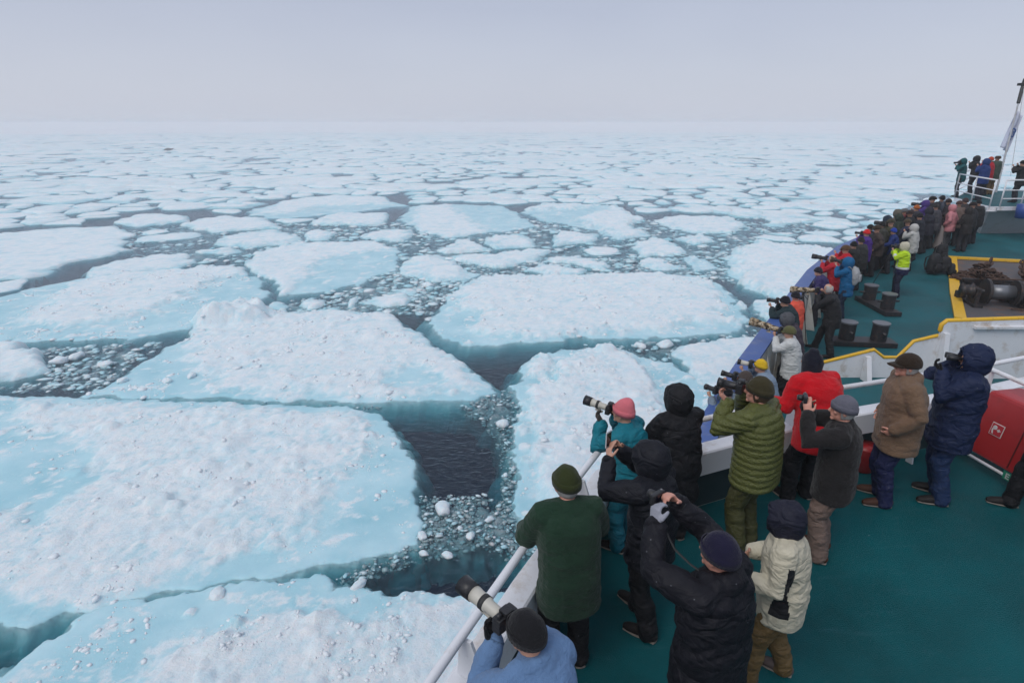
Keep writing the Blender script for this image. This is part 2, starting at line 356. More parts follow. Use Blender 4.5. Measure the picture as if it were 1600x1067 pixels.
ico = bmesh.new(); bmesh.ops.create_icosphere(ico, subdivisions=1, radius=1); icV = [v.co.copy() for v in ico.verts]; icF = [tuple(v.index for v in f.verts) for f in ico.faces]; ico.free()
ico = bmesh.new(); bmesh.ops.create_icosphere(ico, subdivisions=3, radius=1); ic3V = [v.co.copy() for v in ico.verts]; ic3F = [tuple(v.index for v in f.verts) for f in ico.faces]; ico.free()
TRACED = []
def floe(outer, snow=None, label='', shelf=0.5, free=0.16, rough=1.0, lumps=0.35, ragged=1.0, slope=0.8, blocks=(), holes=(), group=None, seed=0, z0=0.045, dens=1.0, chips=0):
    """one ice floe as a height field that dips under the sea at its rim.
    outer / snow: pixel outlines of the waterline and of the snow-covered part"""
    W = PWa(outer, SEA); TRACED.append(W)
    S = [PWa(q, SEA) for q in snow] if snow else None
    D = max(12.0, np.mean(np.hypot(W[:, 0], W[:, 1])) * 0.5 + np.min(np.hypot(W[:, 0], W[:, 1])) * 0.5)
    sp_ = 0.0048 * D * dens
    c0 = W.min(0) - 1.8; c1 = W.max(0) + 1.8
    nx = int((c1[0] - c0[0]) / sp_) + 2; ny = int((c1[1] - c0[1]) / (sp_ * 1.5)) + 2
    gx, gy = np.meshgrid(c0[0] + np.arange(nx) * sp_, c0[1] + np.arange(ny) * sp_ * 1.5)
    o = seed * 13.7
    k = min(2.2, max(1.0, D / 30))
    wx = gx + ragged * k * (1.0 * fbm(gx / (2.2 * k) + o, gy / (2.2 * k), 5, 0.66)); wy = gy + ragged * k * (1.0 * fbm(gx / (2.2 * k), gy / (2.2 * k) + 40 + o, 5, 0.66))
    sd = sdist(wx, wy, W)
    sd = sd - 0.30 * k * ragged * np.clip(0.30 - np.abs(fbm(gx / (1.8 * k) + 77, gy / (1.8 * k) + o, 4, 0.6)), 0, 1) * sstep(0.8, 0.0, sd)
    sd = sd + (0.20 if chips else 0.02)
    keep = sd > -1.25 * slope - 0.1
    if S:
        s = np.full(gx.shape, -9.0)
        for q in S: s = np.maximum(s, sdist(wx + 0.5 * k * fbm(gx / (1.3 * k), gy / (1.3 * k) + o, 4, 0.6), wy + 0.5 * k * fbm(gx / (1.3 * k) + 9, gy / (1.3 * k) + o, 4, 0.6), q))
        s = np.minimum(s, sd - 0.1)
    else:
        s = sd - shelf * (0.6 + 1.1 * (0.5 + fbm(gx / (4 * k) + o, gy / (4 * k), 3)))
    for q in holes: s = np.minimum(s, -sdist(wx, wy, PWa(q, SEA)) + 0.5 * fbm(gx / 1.2, gy / 1.2 + 3, 3))
    foot = -0.9 + (0.9 + z0) * sstep(-0.85 * slope, 0.35 * slope, sd + 0.12 * fbm(gx / 0.9, gy / 0.9 + 8, 3)) + 0.02 * fbm(gx / 1.5, gy / 1.5, 3)
    foot = np.where(sd < -0.65 * slope, foot - (-0.65 * slope - sd) * 2.0, foot)
    s2 = s + 0.6 * k * fbm(gx / 0.8 + o, gy / 0.8, 5, 0.62) + 1.0 * k * fbm(gx / 2.6 + o + 9, gy / 1.7, 4, 0.6)
    mask = sstep(-0.25, 0.55, s2)
    cmask = sstep(-0.9 * k, 0.7 * k, s2 + 0.5 * k * fbm(gx / 0.9 + 3, gy / 0.6 + o, 5, 0.7))
    big = 0.5 + fbm(gx / 3.5 + o, gy / 3.5, 4)
    lump = blobs(gx + 0.1 * fbm(gx * 2, gy * 2, 2), gy, 1.5, lumps * 0.5, seed + 1) * 0.17 + blobs(gx + 0.15 * fbm(gx * 3, gy * 3, 2), gy, 0.62, lumps, seed + 5) * 0.09 + blobs(gx + 0.3, gy + 0.06 * fbm(gx * 6, gy * 6, 2), 0.3, lumps * 1.3, seed + 9) * 0.035
    lump *= sstep(-0.3, 0.3, fbm(gx / 3 + 5, gy / 3 + o, 3) + 0.1 + 0.4 * (lumps - 0.3)) * 1.2
    fine = rough * (0.045 * fbm(gx / 0.5, gy / 0.5, 4, 0.62) + 0.03 * np.abs(fbm(gx / 0.22, gy / 0.22 + 7, 3)))
    z = foot + mask * (free * (0.65 + 0.6 * big) + fine + lump)
    loose = blobs(gx + 2, gy + 5, 1.1, 0.16 * (0.4 + lumps), seed + 21, 0.1, 0.32, 0.4) * sstep(0.15, 0.5, sd) * (1 - mask)
    z += loose * 0.20
    for (bx, by, br, bh) in blocks:
        c = PW(bx, by, SEA); px_r = br
        ang = 0.3; dx = gx - c.x; dy = gy - c.y
        rr = np.sqrt((dx / px_r) ** 2 + (dy / (px_r * 0.75)) ** 2) + 0.25 * fbm(gx / 0.9, gy / 0.9 + 60, 3)
        bb = sstep(1.0, 0.62, rr); z += bb * bh * (0.8 + 0.3 * fbm(gx / 0.9, gy / 0.9, 2)); mask = np.maximum(mask, bb)
    mott = sstep(-0.32, 0.22, fbm(gx / 2.3 + o, gy / 1.5 + 31, 6, 0.66))
    grit = sstep(-0.30, 0.10, fbm(gx / 0.35, gy / 0.28 + o, 4, 0.7))
    snowy = np.clip(cmask * (0.42 + 0.34 * mott + 0.26 * grit) + 0.9 * mask * np.clip(lump * 6, 0, 0.5) + 1.4 * sstep(0.02, 0.2, loose), 0, 1)
    snowy = np.maximum(snowy, 0.85 * sstep(-0.06, 0.36, fbm(gx / 1.3 + 50, gy / 0.8 + o, 6, 0.7)) * sstep(0.1, 0.9, sd))
    soak = sstep(0.25, -0.35, sd) * (1 - mask)
    idx = -np.ones(gx.shape, int); idx[keep] = np.arange(keep.sum())
    q = np.stack([idx[:-1, :-1], idx[:-1, 1:], idx[1:, 1:], idx[1:, :-1]], -1).reshape(-1, 4); q = q[(q >= 0).all(1)]
    c = np.array([gx[keep].mean(), gy[keep].mean()])
    V = np.stack([gx[keep] - c[0], gy[keep] - c[1], z[keep]], -1).astype(np.float32)
    me = bpy.data.meshes.new('ice_floe'); me.vertices.add(len(V)); me.vertices.foreach_set('co', V.ravel())
    me.loops.add(q.size); me.loops.foreach_set('vertex_index', q.ravel().astype(np.int32))
    me.polygons.add(len(q)); me.polygons.foreach_set('loop_start', np.arange(0, q.size, 4, dtype=np.int32)); me.polygons.foreach_set('loop_total', np.full(len(q), 4, np.int32))
    me.update(calc_edges=True); me.polygons.foreach_set('use_smooth', np.ones(len(q), bool)); me.materials.append(ICE)
    set_snow(me, snowy[keep], soak[keep])
    ob = bpy.data.objects.new('ice_floe', me); COL.objects.link(ob); ob.location = (c[0], c[1], SEA)
    tag(ob, label, 'ice floe', group)
    if chips:
        Vc, Fc = [], []; ok = np.argwhere(keep & (sd > 0.25)); r_ = random.Random(seed)
        dn = fbm(gx / 2.5 + 70, gy / 2.5 + o, 4, 0.6)
        k_ = 0; t_ = 0
        while k_ < chips and t_ < chips * 8:
            t_ += 1; i, j = ok[r_.randrange(len(ok))]
            if r_.random() > sstep(0.0, 0.38, dn[i, j]) + 0.02: continue
            rr = 0.014 * (D / 20) / max(0.02, r_.random()) ** 0.60; rr = min(rr, 0.22)
            o0 = len(Vc); a = r_.uniform(0, 6.28); ex, ey, ez = r_.uniform(0.8, 1.4), r_.uniform(0.6, 1), r_.uniform(0.3, 0.55); ca, sa = math.cos(a), math.sin(a)
            for v in icV:
                q_ = rr * (1 + r_.uniform(-0.25, 0.25)); x_, y_ = v.x * q_ * ex, v.y * q_ * ey
                Vc.append((gx[i, j] - c[0] + x_ * ca - y_ * sa, gy[i, j] - c[1] + x_ * sa + y_ * ca, z[i, j] + v.z * q_ * ez - rr * 0.02))
            Fc.extend([(a_ + o0, b_ + o0, c_ + o0) for a_, b_, c_ in icF]); k_ += 1
        m2_ = bpy.data.meshes.new('snow_lumps'); m2_.from_pydata(Vc, [], Fc); m2_.materials.append(SNOWM); m2_.polygons.foreach_set('use_smooth', [True] * len(Fc))
        oc = bpy.data.objects.new('snow_lumps', m2_); COL.objects.link(oc); oc.parent = ob; oc['kind'] = 'stuff'
    return ob

floe([(-60,612),(0,618),(120,622),(300,628),(380,633),(520,634),(590,648),(612,668),(630,700),(650,760),(662,812),(640,850),(560,880),(500,890),(380,905),(250,925),(170,945),(100,960),(40,980),(0,978),(-90,965)],
     [[(40,628),(200,634),(400,640),(560,650),(590,690),(560,730),(520,760),(480,830),(380,865),(260,905),(150,945),(80,955),(0,935),(-80,930),(-80,800),(60,815),(110,775),(170,740),(110,690),(20,660)]],
     'huge snow covered ice floe with blue right rim, left foreground', lumps=0.7, free=0.10, rough=1.1, blocks=((250,790,0.60,0.32),(275,795,0.35,0.25),(65,640,0.55,0.28),(170,672,0.6,0.22),(425,855,0.5,0.16),(380,735,0.35,0.2),(120,740,0.5,0.18)), seed=1, ragged=0.7, slope=0.75, chips=1500)
floe([(-60,1130),(-40,1062),(10,1040),(55,1008),(110,968),(200,942),(330,919),(400,912),(500,903),(560,922),(610,940),(700,930),(790,922),(860,935),(900,1000),(820,1130)],
     [[(150,1130),(230,1050),(310,1000),(420,965),(500,950),(620,955),(740,940),(820,965),(790,1130)]],
     'blue and white ice floe along the bottom edge beside the ship', lumps=0.5, free=0.10, blocks=((370,975,0.22,0.25),), seed=2, slope=0.8, chips=1800)
floe([(130,620),(200,582),(300,524),(302,500),(340,483),(390,477),(430,490),(500,483),(600,488),(650,520),(700,555),(750,588),(780,612),(740,626),(600,629),(430,627),(260,624)],
     [[(296,528),(302,498),(340,480),(400,477),(440,492),(520,487),(610,492),(650,526),(700,558),(735,588),(760,608),(700,612),(640,620),(500,622),(380,617),(330,600),(300,560)]],
     'wedge shaped floe with a smooth raised snow block at its left tip', lumps=0.6, rough=1.2, blocks=((368,500,2.8,1.15),(340,508,1.5,0.45)), holes=([(600,590),(650,575),(700,590),(690,606),(620,608)],), seed=3, slope=1.0, ragged=0.8, chips=1500)
floe([(665,500),(690,478),(712,450),(750,436),(800,430),(900,432),(1000,428),(1080,431),(1130,445),(1155,475),(1160,500),(1150,520),(1060,527),(900,531),(780,540),(720,540),(680,525)],
     [[(705,480),(715,455),(760,433),(900,431),(1000,428),(1100,438),(1130,465),(1140,500),(1050,513),(900,526),(790,528),(735,515),(755,492)]],
     'large oval floe with turquoise left end, beyond the wedge floe', lumps=0.4, seed=4, free=0.30, slope=1.2, chips=900)
floe([(806,590),(820,565),(845,552),(945,543),(1040,565),(1100,590),(1130,640),(1150,720),(1050,860),(900,900),(820,850),(800,790),(808,720),(815,690),(812,640),(803,610)],
     [[(830,660),(815,640),(850,600),(872,578),(880,560),(945,543),(1000,562),(1030,600),(1045,650),(1080,700),(1000,800),(900,880),(850,800),(835,740),(838,700)],[(818,570),(850,556),(868,562),(850,592),(826,590)]],
     'snowy floe with a turquoise left margin beside the railing', lumps=0.45, seed=5, free=0.3, blocks=((945,552,0.8,0.4),), slope=1.0, chips=1500)
floe([(1040,548),(1100,535),(1180,528),(1260,540),(1230,640),(1135,625),(1105,602),(1075,577)], None, 'pale triangular floe pressed against the blue hull', lumps=0.2, seed=6, shelf=0.1)
floe([(-60,475),(0,465),(100,440),(200,425),(370,415),(400,430),(427,462),(380,482),(280,516),(200,531),(60,537),(0,533),(-60,530)],
     [[(30,505),(80,475),(90,455),(130,438),(200,428),(310,420),(360,417),(385,425),(320,445),(290,470),(262,484),(180,502),(100,512)]],
     'long turquoise floe with a snow ridge down its middle, left side', lumps=0.4, seed=7, free=0.25, slope=1.2, chips=900)
floe([(378,408),(410,392),(460,380),(580,376),(632,390),(628,415),(570,445),(500,459),(440,460),(415,440)],
     [[(376,410),(410,390),(470,380),(620,378),(622,390),(560,396),(490,408),(482,432),(442,461),(415,442)]],
     'bright turquoise floe, white on its left half, in mid distance', lumps=0.35, seed=8, slope=1.3)
floe([(-60,372),(60,360),(180,354),(207,364),(195,380),(212,392),(120,410),(60,432),(0,438),(-60,436)], None, 'broad flat white floe at the left edge', lumps=0.08, rough=0.5, seed=9, shelf=0.1)
floe([(122,432),(150,418),(200,404),(290,395),(322,410),(240,427),(160,441)], [[(122,430),(150,416),(200,403),(290,394),(318,408),(240,422),(160,436)]], 'flat white floe with a teal near edge, left of centre', lumps=0.1, rough=0.5, seed=10)
floe([(-40,548),(0,545),(40,542),(62,553),(60,566),(76,578),(60,590),(30,597),(-40,600)], None, 'small thick snow floe at the left edge', lumps=0.5, seed=11, free=0.45, shelf=0.05)
floe([(618,342),(645,322),(700,319),(790,322),(842,352),(800,362),(740,368),(690,372),(650,362)], [[(640,352),(655,324),(700,320),(730,344),(770,362),(700,370),(665,366)]], 'pale blue floe with a snow hump on its left, mid distance', lumps=0.2, seed=12, slope=1.5)
floe([(385,332),(440,314),(520,305),(600,307),(635,322),(560,331),(480,340),(410,343)], [[(400,336),(440,315),(520,306),(600,309),(610,320),(500,322),(450,334)]], 'wide blue tinged floe left of the snow humped one', lumps=0.2, seed=13, slope=1.5)
floe([(808,332),(850,318),(960,321),(1008,342),(985,352),(1012,368),(960,376),(910,355),(850,346)], [[(925,352),(900,345),(960,325),(1005,343),(985,352),(1008,367),(962,373)],[(812,330),(850,320),(950,322),(900,328)]], 'ragged floe with a turquoise middle and white right half', lumps=0.4, seed=14, slope=1.4, free=0.35)
sm = [
 ([(625,430),(635,402),(700,403),(745,428),(740,437),(680,441)], 'white five sided floe left of the large oval floe'),
 ([(688,392),(715,374),(745,378),(772,392),(690,398)], 'humped white floe touching a longer flat one'),
 ([(692,402),(860,391),(842,408),(772,422),(735,414)], 'long flat white floe tapering to the left'),
 ([(826,422),(845,412),(918,423),(905,429),(860,434)], 'lens shaped white floe above the large oval floe'),
 ([(848,408),(900,400),(958,415),(945,423),(905,418)], 'narrow white floe with a teal right end'),
 ([(855,370),(880,361),(945,369),(930,380),(860,387)], 'white floe with a notched right side, mid distance'),
 ([(750,370),(830,369),(836,388),(772,390)], 'flat white floe with a square right end'),
 ([(988,382),(1030,372),(1076,395),(1050,400),(995,403)], 'lilac white wedge floe in the brash ice'),
 ([(1000,408),(1020,404),(1072,420),(1015,425)], 'slim white floe just above the large oval floe, right part'),
 ([(1060,402),(1090,399),(1128,421),(1080,426)], 'white diamond floe near the right end of the large oval floe'),
 ([(1020,345),(1060,337),(1140,341),(1172,354),(1140,366),(1090,366),(1050,358)], 'wide flat white floe right of the ragged turquoise floe'),
 ([(1170,470),(1230,472),(1245,500),(1210,515),(1185,495)], 'small white floe against the hull beyond the lenses'),
 ([(330,382),(360,366),(430,361),(478,371),(465,381),(385,389)], 'oval white floe behind the bright turquoise floe'),
 ([(562,372),(590,361),(640,360),(653,371),(630,379)], 'small oval white floe behind the bright turquoise floe, to the right'),
 ([(560,474),(590,461),(650,465),(648,475),(600,482)], 'small thick white floe in the dark lead, mid distance'),
 ([(600,452),(650,449),(656,461),(625,458)], 'angular white ice cake in the dark lead'),
 ([(478,350),(530,334),(610,334),(603,350),(560,354)], 'white floe with grey melt hollow, mid distance'),
 ([(275,352),(350,337),(420,344),(442,358),(330,364)], 'broad white floe left of the wide blue tinged floe'),
 ([(310,396),(350,387),(382,392),(350,403)], 'small white floe at the left tip of the turquoise one'),
 ([(475,367),(500,359),(530,366),(510,377),(480,377)], 'little white floe between two larger oval ones'),
 ([(170,350),(230,335),(290,338),(300,346),(210,356)], 'white floe touching the broad flat floe at left'),
 ([(412,482),(440,470),(460,478),(445,490)], 'grey white ice cake beside the smooth raised snow block'),
 ([(470,478),(490,468),(505,478),(490,484)], 'small ice cake in the dark lead above the wedge floe'),
 ([(535,472),(560,462),(560,476),(540,480)], 'tiny pointed ice cake beside the thick white floe'),
 ([(1050,372),(1100,366),(1125,378),(1090,385)], 'pale floe between lilac wedge and wide flat floe'),
 ([(1140,485),(1160,470),(1172,480),(1160,490)], 'small pale cake at the right end of the large oval floe'),
]
for i, (q, lab) in enumerate(sm): floe(q, None, lab, lumps=0.12, rough=0.5, seed=20 + i, shelf=0.12 if i % 3 else 0.5, ragged=0.8, free=0.24, slope=0.7)
floe([(1135,432),(1142,392),(1180,376),(1240,384),(1330,398),(1300,460),(1240,474),(1165,456)], None, 'bright rubbly floe close to the bow crowd', lumps=0.6, rough=1.4, seed=60, free=0.4, shelf=0.6)

# ------------------------------------------------------------ the pack between and beyond: a field of broken cells
rng = random.Random(5)
ship_keepout = lambda x, y: x > 1.0 + 0.66 * y - 2.0 and y < 34
def cellsize(D): return 8.6 * (max(D, 40) / 70.0) ** 0.62
pts = []; grid = {}
def far_ok(x, y, r):
    gx_, gy_ = int(x // 10), int(y // 10); k = int(r // 10) + 1
    for a in range(gx_ - k, gx_ + k + 1):
        for b in range(gy_ - k, gy_ + k + 1):
            for (u, v) in grid.get((a, b), ()):
                if (u - x) ** 2 + (v - y) ** 2 < r * r: return False
    return True
for t in range(52000):
    D = 38 * math.exp(rng.random() * math.log(950 / 38)); th = rng.uniform(-0.86, 0.86)
    x, y = D * math.sin(th), D * math.cos(th)
    if abs(x) > y * 1.02 + 12: continue
    r = cellsize(D) * rng.choice((0.3, 0.42, 0.6, 0.8, 1.1, 1.5))
    if far_ok(x, y, r): pts.append((x, y)); grid.setdefault((int(x // 10), int(y // 10)), []).append((x, y))
pts = np.array(pts)
inside = np.zeros(len(pts), bool)
for W in TRACED: inside |= sdist(pts[:, 0], pts[:, 1], W) > -0.35 * cellsize(60)
def clip_half(poly, mx_, my_, nx_, ny_):
    out = []
    m = len(poly)
    for k in range(m):
        a = poly[k]; b = poly[(k + 1) % m]
        da = (a[0] - mx_) * nx_ + (a[1] - my_) * ny_; db = (b[0] - mx_) * nx_ + (b[1] - my_) * ny_
        if da <= 0: out.append(a)
        if (da < 0) != (db < 0) and abs(da - db) > 1e-12:
            t = da / (da - db); out.append((a[0] + (b[0] - a[0]) * t, a[1] + (b[1] - a[1]) * t))
    return out
def ice_cake(poly, D, rs):
    """rings of a small floe: snow top, rim, waterline, foot; returns verts, faces, snow, soak"""
    c = np.mean(poly, 0)
    P = []
    m = len(poly)
    for k in range(m):                      # soften corners, wobble edges
        a = np.array(poly[k]); b = np.array(poly[(k + 1) % m])
        L = np.hypot(*(b - a)); ns = max(2, min(7, int(L / (0.010 * D + 0.4))))
        for q in range(ns): P.append(a + (b - a) * (q + 0.25) / ns)
    P = np.array(P); P = 0.14 * np.roll(P, 1, 0) + 0.72 * P + 0.14 * np.roll(P, -1, 0)
    size = np.sqrt(np.mean(((P - c) ** 2).sum(1)))
    P = P + (P - c) * (0.17 * pnoise(P[:, 0] / size * 2.0, P[:, 1] / size * 2.0) + 0.10 * pnoise(P[:, 0] / size * 5.5 + 9, P[:, 1] / size * 5.5))[:, None]
    fr = rs.uniform(0.08, 0.26) * (1 + D / 500); blue = rs.random()
    shelf_ = 1 - rs.uniform(0.02, 0.05) if blue < 0.74 else rs.uniform(0.5, 0.8)
    off = (P - c); d = off / (np.linalg.norm(off, axis=1)[:, None] + 1e-6)
    sh = np.array([rs.uniform(-0.06, 0.06) for _ in P])
    dirv = np.array([math.cos(rs.uniform(0, 6.28)), math.sin(rs.uniform(0, 6.28))])
    skew = (1 + (0.25 if blue >= 0.74 else 0.02) * (d @ dirv))
    cen = c + (dirv * size * 0.18 if blue >= 0.74 else 0)
    rings = [(cen + off * 0.45 * shelf_, fr * rs.uniform(0.9, 1.3), rs.uniform(0.55, 1.0), 0), (cen + off * (shelf_ + sh * 0.6)[:, None] * 0.9, fr, rs.uniform(0.6, 1.0), 0),
             (cen * 0.3 + c * 0.7 + off * (np.minimum(0.98, shelf_ + 0.06 + sh * 0.5))[:, None], 0.06, 0.5 if blue < 0.74 else 0.1, 0),
             (P, -0.02, 0.1, 0.2), (P + d * min(0.5, 0.05 * size), -0.3, 0.0, 0.8), (P + d * min(0.55, 0.06 * size), -1.1, 0.0, 1.0)]
    V = []; F = []; S = []; G = []; n = len(P)
    V.append((cen[0], cen[1], fr * 1.1)); S.append(1.0); G.append(0)
    for (q, z, s, g) in rings:
        for i in range(n): V.append((q[i][0], q[i][1], z + (rs.uniform(-0.03, 0.05) if z > 0.05 else 0))); S.append(min(1, s * rs.uniform(0.85, 1.1))); G.append(g)
    for i in range(n): F.append((0, 1 + i, 1 + (i + 1) % n))
    for r in range(5):
        o = 1 + r * n
        for i in range(n): F.append((o + i, o + n + i, o + n + (i + 1) % n, o + (i + 1) % n))
    return V, F, S, G
CS = []; cr = random.Random(21)
for t in range(900):
    D = 60 * math.exp(cr.random() * math.log(950 / 60)); th = cr.uniform(-0.86, 0.86); rad = cellsize(D) * cr.uniform(0.8, 1.9)
    x, y = D * math.sin(th), D * math.cos(th)
    if all((x - a) ** 2 + (y - b) ** 2 > (0.8 * (rad + c)) ** 2 for a, b, c in CS): CS.append((x, y, rad))
CSa = np.array(CS)
clu = np.full(len(pts), -1)
for i_, (x, y) in enumerate(pts):
    q = np.hypot((CSa[:, 0] - x) / 1.5, CSa[:, 1] - y) / CSa[:, 2]; j = int(np.argmin(q))
    if q[j] < 0.72 and not inside[i_]: clu[i_] = j
cluobj = {}
order = np.argsort(np.hypot(pts[:, 0], pts[:, 1]))
allV, allF, allS, allG = [], [], [], []; nind = 0
names_far = {}
for ii in order:
    x, y = pts[ii]; D = math.hypot(x, y)
    if inside[ii]: continue
    if D > 60 and rng.random() < 0.03: continue
    cs = cellsize(D) * 1.7
    near = np.where((np.abs(pts[:, 0] - x) < 3 * cs) & (np.abs(pts[:, 1] - y) < 3 * cs))[0]
    near = near[np.argsort((pts[near, 0] - x) ** 2 + (pts[near, 1] - y) ** 2)][1:20]
    poly = [(x + cs * math.cos(a * math.pi / 4 + 0.3), y + cs * math.sin(a * math.pi / 4 + 0.3)) for a in range(8)]
    gap = (0.02 + 0.95 * rng.random() ** 1.9) * (D / 90) ** 0.55 - 0.02
    for j in near:
        dx, dy = pts[j, 0] - x, pts[j, 1] - y; L = math.hypot(dx, dy); g_ = gap if clu[ii] < 0 or clu[j] != clu[ii] else -0.16 * L
        poly = clip_half(poly, x + dx / 2 - dx / L * g_, y + dy / 2 - dy / L * g_, dx / L, dy / L)
        if len(poly) < 3: break
    if len(poly) < 4: continue
    pa = np.array(poly)
    if D < 110:
        bad = False
        for W in TRACED:
            if np.max(sdist(pa[:, 0], pa[:, 1], W)) > -0.15 or np.max(sdist(W[:, 0], W[:, 1], pa)) > 0:
                # shrink towards the centre until clear
                ok = False
                for k_ in (0.8, 0.6, 0.42):
                    pb = np.mean(pa, 0) + (pa - np.mean(pa, 0)) * k_
                    if np.max(sdist(pb[:, 0], pb[:, 1], W)) < -0.15 and np.max(sdist(W[:, 0], W[:, 1], pb)) < 0: ok = True; break
                if ok: pa = pb
                else: bad = True; break
        if bad: continue
    if ship_keepout(pa[:, 0].max(), y): continue
    V, F, S, G = ice_cake(pa, D, rng)
    if clu[ii] >= 0: cluobj.setdefault(int(clu[ii]), []).append((V, F, S, G, D)); continue
    if nind < 150:
        c = pa.mean(0)
        me = bpy.data.meshes.new('ice_floe'); me.from_pydata([(v[0] - c[0], v[1] - c[1], v[2]) for v in V], [], F); me.materials.append(ICE)
        me.polygons.foreach_set('use_smooth', [True] * len(F)); set_snow(me, S, G)
        o = bpy.data.objects.new('ice_floe', me); COL.objects.link(o); o.location = (c[0], c[1], SEA)
        tag(o, 'snow topped floe in the close packed field of middle distance', 'ice floe', 'small floes packed across the middle distance'); nind += 1
    else:
        o0 = len(allV); allV += V; allF += [tuple(i + o0 for i in f) for f in F]; allS += S; allG += G
nclu = 0
for key in sorted(cluobj, key=lambda k: min(q[4] for q in cluobj[k])):
    Vs, Fs, Ss, Gs = [], [], [], []
    for (V, F, S, G, D) in cluobj[key]: o0 = len(Vs); Vs += V; Fs += [tuple(i + o0 for i in f) for f in F]; Ss += S; Gs += G
    if nclu < 110:
        c = np.mean(Vs, 0); me = bpy.data.meshes.new('ice_floe'); me.from_pydata([(v[0] - c[0], v[1] - c[1], v[2]) for v in Vs], [], Fs); me.materials.append(ICE)
        me.polygons.foreach_set('use_smooth', [True] * len(Fs)); set_snow(me, Ss, Gs)
        o = bpy.data.objects.new('ice_floe', me); COL.objects.link(o); o.location = (c[0], c[1], SEA); nclu += 1
        tag(o, 'broad snow covered sheet of ice among smaller floes of middle distance', 'ice floe', 'broad ice sheets across the middle distance')
    else:
        o0 = len(allV); allV += Vs; allF += [tuple(i + o0 for i in f) for f in Fs]; allS += Ss; allG += Gs
me = bpy.data.meshes.new('pack_ice'); me.from_pydata(allV, [], allF); me.materials.append(ICE)
me.polygons.foreach_set('use_smooth', [True] * len(allF)); set_snow(me, allS, allG)
o = bpy.data.objects.new('pack_ice', me); COL.objects.link(o); o.location = (0, 0, SEA); tag(o, 'broken white pack ice thinning out towards the hazy horizon', 'pack ice', kind='stuff')

# beyond 900 m the pack reads as one sheet streaked with leads
m, n, l, p = new_mat('distant_ice')
tc = n.new('ShaderNodeTexCoord'); mpn = n.new('ShaderNodeMapping'); mpn.inputs['Scale'].default_value = (0.012, 0.012, 1)
l.new(tc.outputs['Object'], mpn.inputs[0]); t = n.new('ShaderNodeTexNoise'); t.inputs['Scale'].default_value = 1; t.inputs['Detail'].default_value = 9; t.inputs['Roughness'].default_value = 0.65
l.new(mpn.outputs[0], t.inputs['Vector']); rp = n.new('ShaderNodeValToRGB'); l.new(t.outputs[0], rp.inputs[0])
rp.color_ramp.elements[0].position = 0.32; rp.color_ramp.elements[0].color = (0.16, 0.2, 0.25, 1)
rp.color_ramp.elements[1].position = 0.40; rp.color_ramp.elements[1].color = (0.78, 0.81, 0.85, 1)
l.new(rp.outputs[0], p.inputs['Base Color']); p.inputs['Roughness'].default_value = 0.8
V = []; F = []
NR = 40
for k in range(NR + 1):
    a = -1.3 + 2.6 * k / NR
    for r_ in (905, 7600): V.append((r_ * math.sin(a) , r_ * math.cos(a), 0.15))
for k in range(NR): F.append((2 * k, 2 * k + 2, 2 * k + 3, 2 * k + 1))
o = mesh_obj('distant_pack_ice', V, F, m); o.location.z = SEA; tag(o, kind='structure')

# ------------------------------------------------------------ brash: loose lumps afloat in the leads
brV, brF, brS = [], [], []
def brash_lump(x, y, r):
    o0 = len(brV); a = rng.uniform(0, 6.28); ex, ey, ez = rng.uniform(0.8, 1.3), rng.uniform(0.55, 0.95), rng.uniform(0.16, 0.34)
    ca, sa = math.cos(a), math.sin(a); w = 0.1 + 0.75 * rng.random() ** 1.5; dz = (-0.02 - 0.26 * rng.random() ** 0.8 if rng.random() < 0.91 else rng.uniform(-0.02, 0.01)) if r < 0.14 else rng.uniform(-0.3, 0.0) * r
    for v in icV:
        k = r * (1 + rng.uniform(-0.2, 0.2)); vx, vy, vz = v.x * k * ex, v.y * k * ey, v.z * k * ez
        brV.append((x + vx * ca - vy * sa, y + vx * sa + vy * ca, vz + dz)); brS.append(w)
    brF.extend([(a_ + o0, b_ + o0, c_ + o0) for a_, b_, c_ in icF])
def in_traced(x, y, m_=0.0):
    X = np.array([x]); Y = np.array([y])
    for W in TRACED:
        if W[:, 0].min() - 1 < x < W[:, 0].max() + 1 and W[:, 1].min() - 1 < y < W[:, 1].max() + 1 and sdist(X, Y, W)[0] > m_: return True
    return False
SLUSH = pmat('slush', (0.40, 0.47, 0.51), 0.7, bump=0.6, bscale=14, vary=0.25, vscale=2.5)
def slush(W):
    D = np.mean(np.hypot(W[:, 0], W[:, 1])); g_ = 0.0042 * D; c0 = W.min(0) - 0.5; c1 = W.max(0) + 0.5
    gx, gy = np.meshgrid(np.arange(c0[0], c1[0], g_), np.arange(c0[1], c1[1], g_ * 1.4)); k = D / 22
    sd = sdist(gx + k * fbm(gx / 1.4, gy / 1.4, 4, 0.6), gy + k * fbm(gx / 1.4 + 5, gy / 1.4, 4, 0.6), W)
    z = -0.015 - 0.42 * np.clip(0.42 + 1.5 * fbm(gx / (0.8 * k), gy / (0.6 * k) + 3, 5, 0.68), 0, 1.2) - 0.10 * np.clip(fbm(gx / 0.16 / k, gy / 0.16 / k, 2) + 0.2, 0, 1)
    z = z - 1.1 * sstep(0.7 * k, -0.25 * k, sd); keep = sd > -0.3 * k
    idx = -np.ones(gx.shape, int); idx[keep] = np.arange(keep.sum()); q = np.stack([idx[:-1, :-1], idx[:-1, 1:], idx[1:, 1:], idx[1:, :-1]], -1).reshape(-1, 4); q = q[(q >= 0).all(1)]
    c = np.array([gx[keep].mean(), gy[keep].mean()])
    o = mesh_obj('slush', np.stack([gx[keep] - c[0], gy[keep] - c[1], z[keep]], -1).tolist(), [tuple(int(v) for v in f) for f in q], SLUSH, smooth=True); o.location = (c[0], c[1], SEA)
    tag(o, 'grey slush soaked in the dark water between floes', 'slush', kind='stuff')
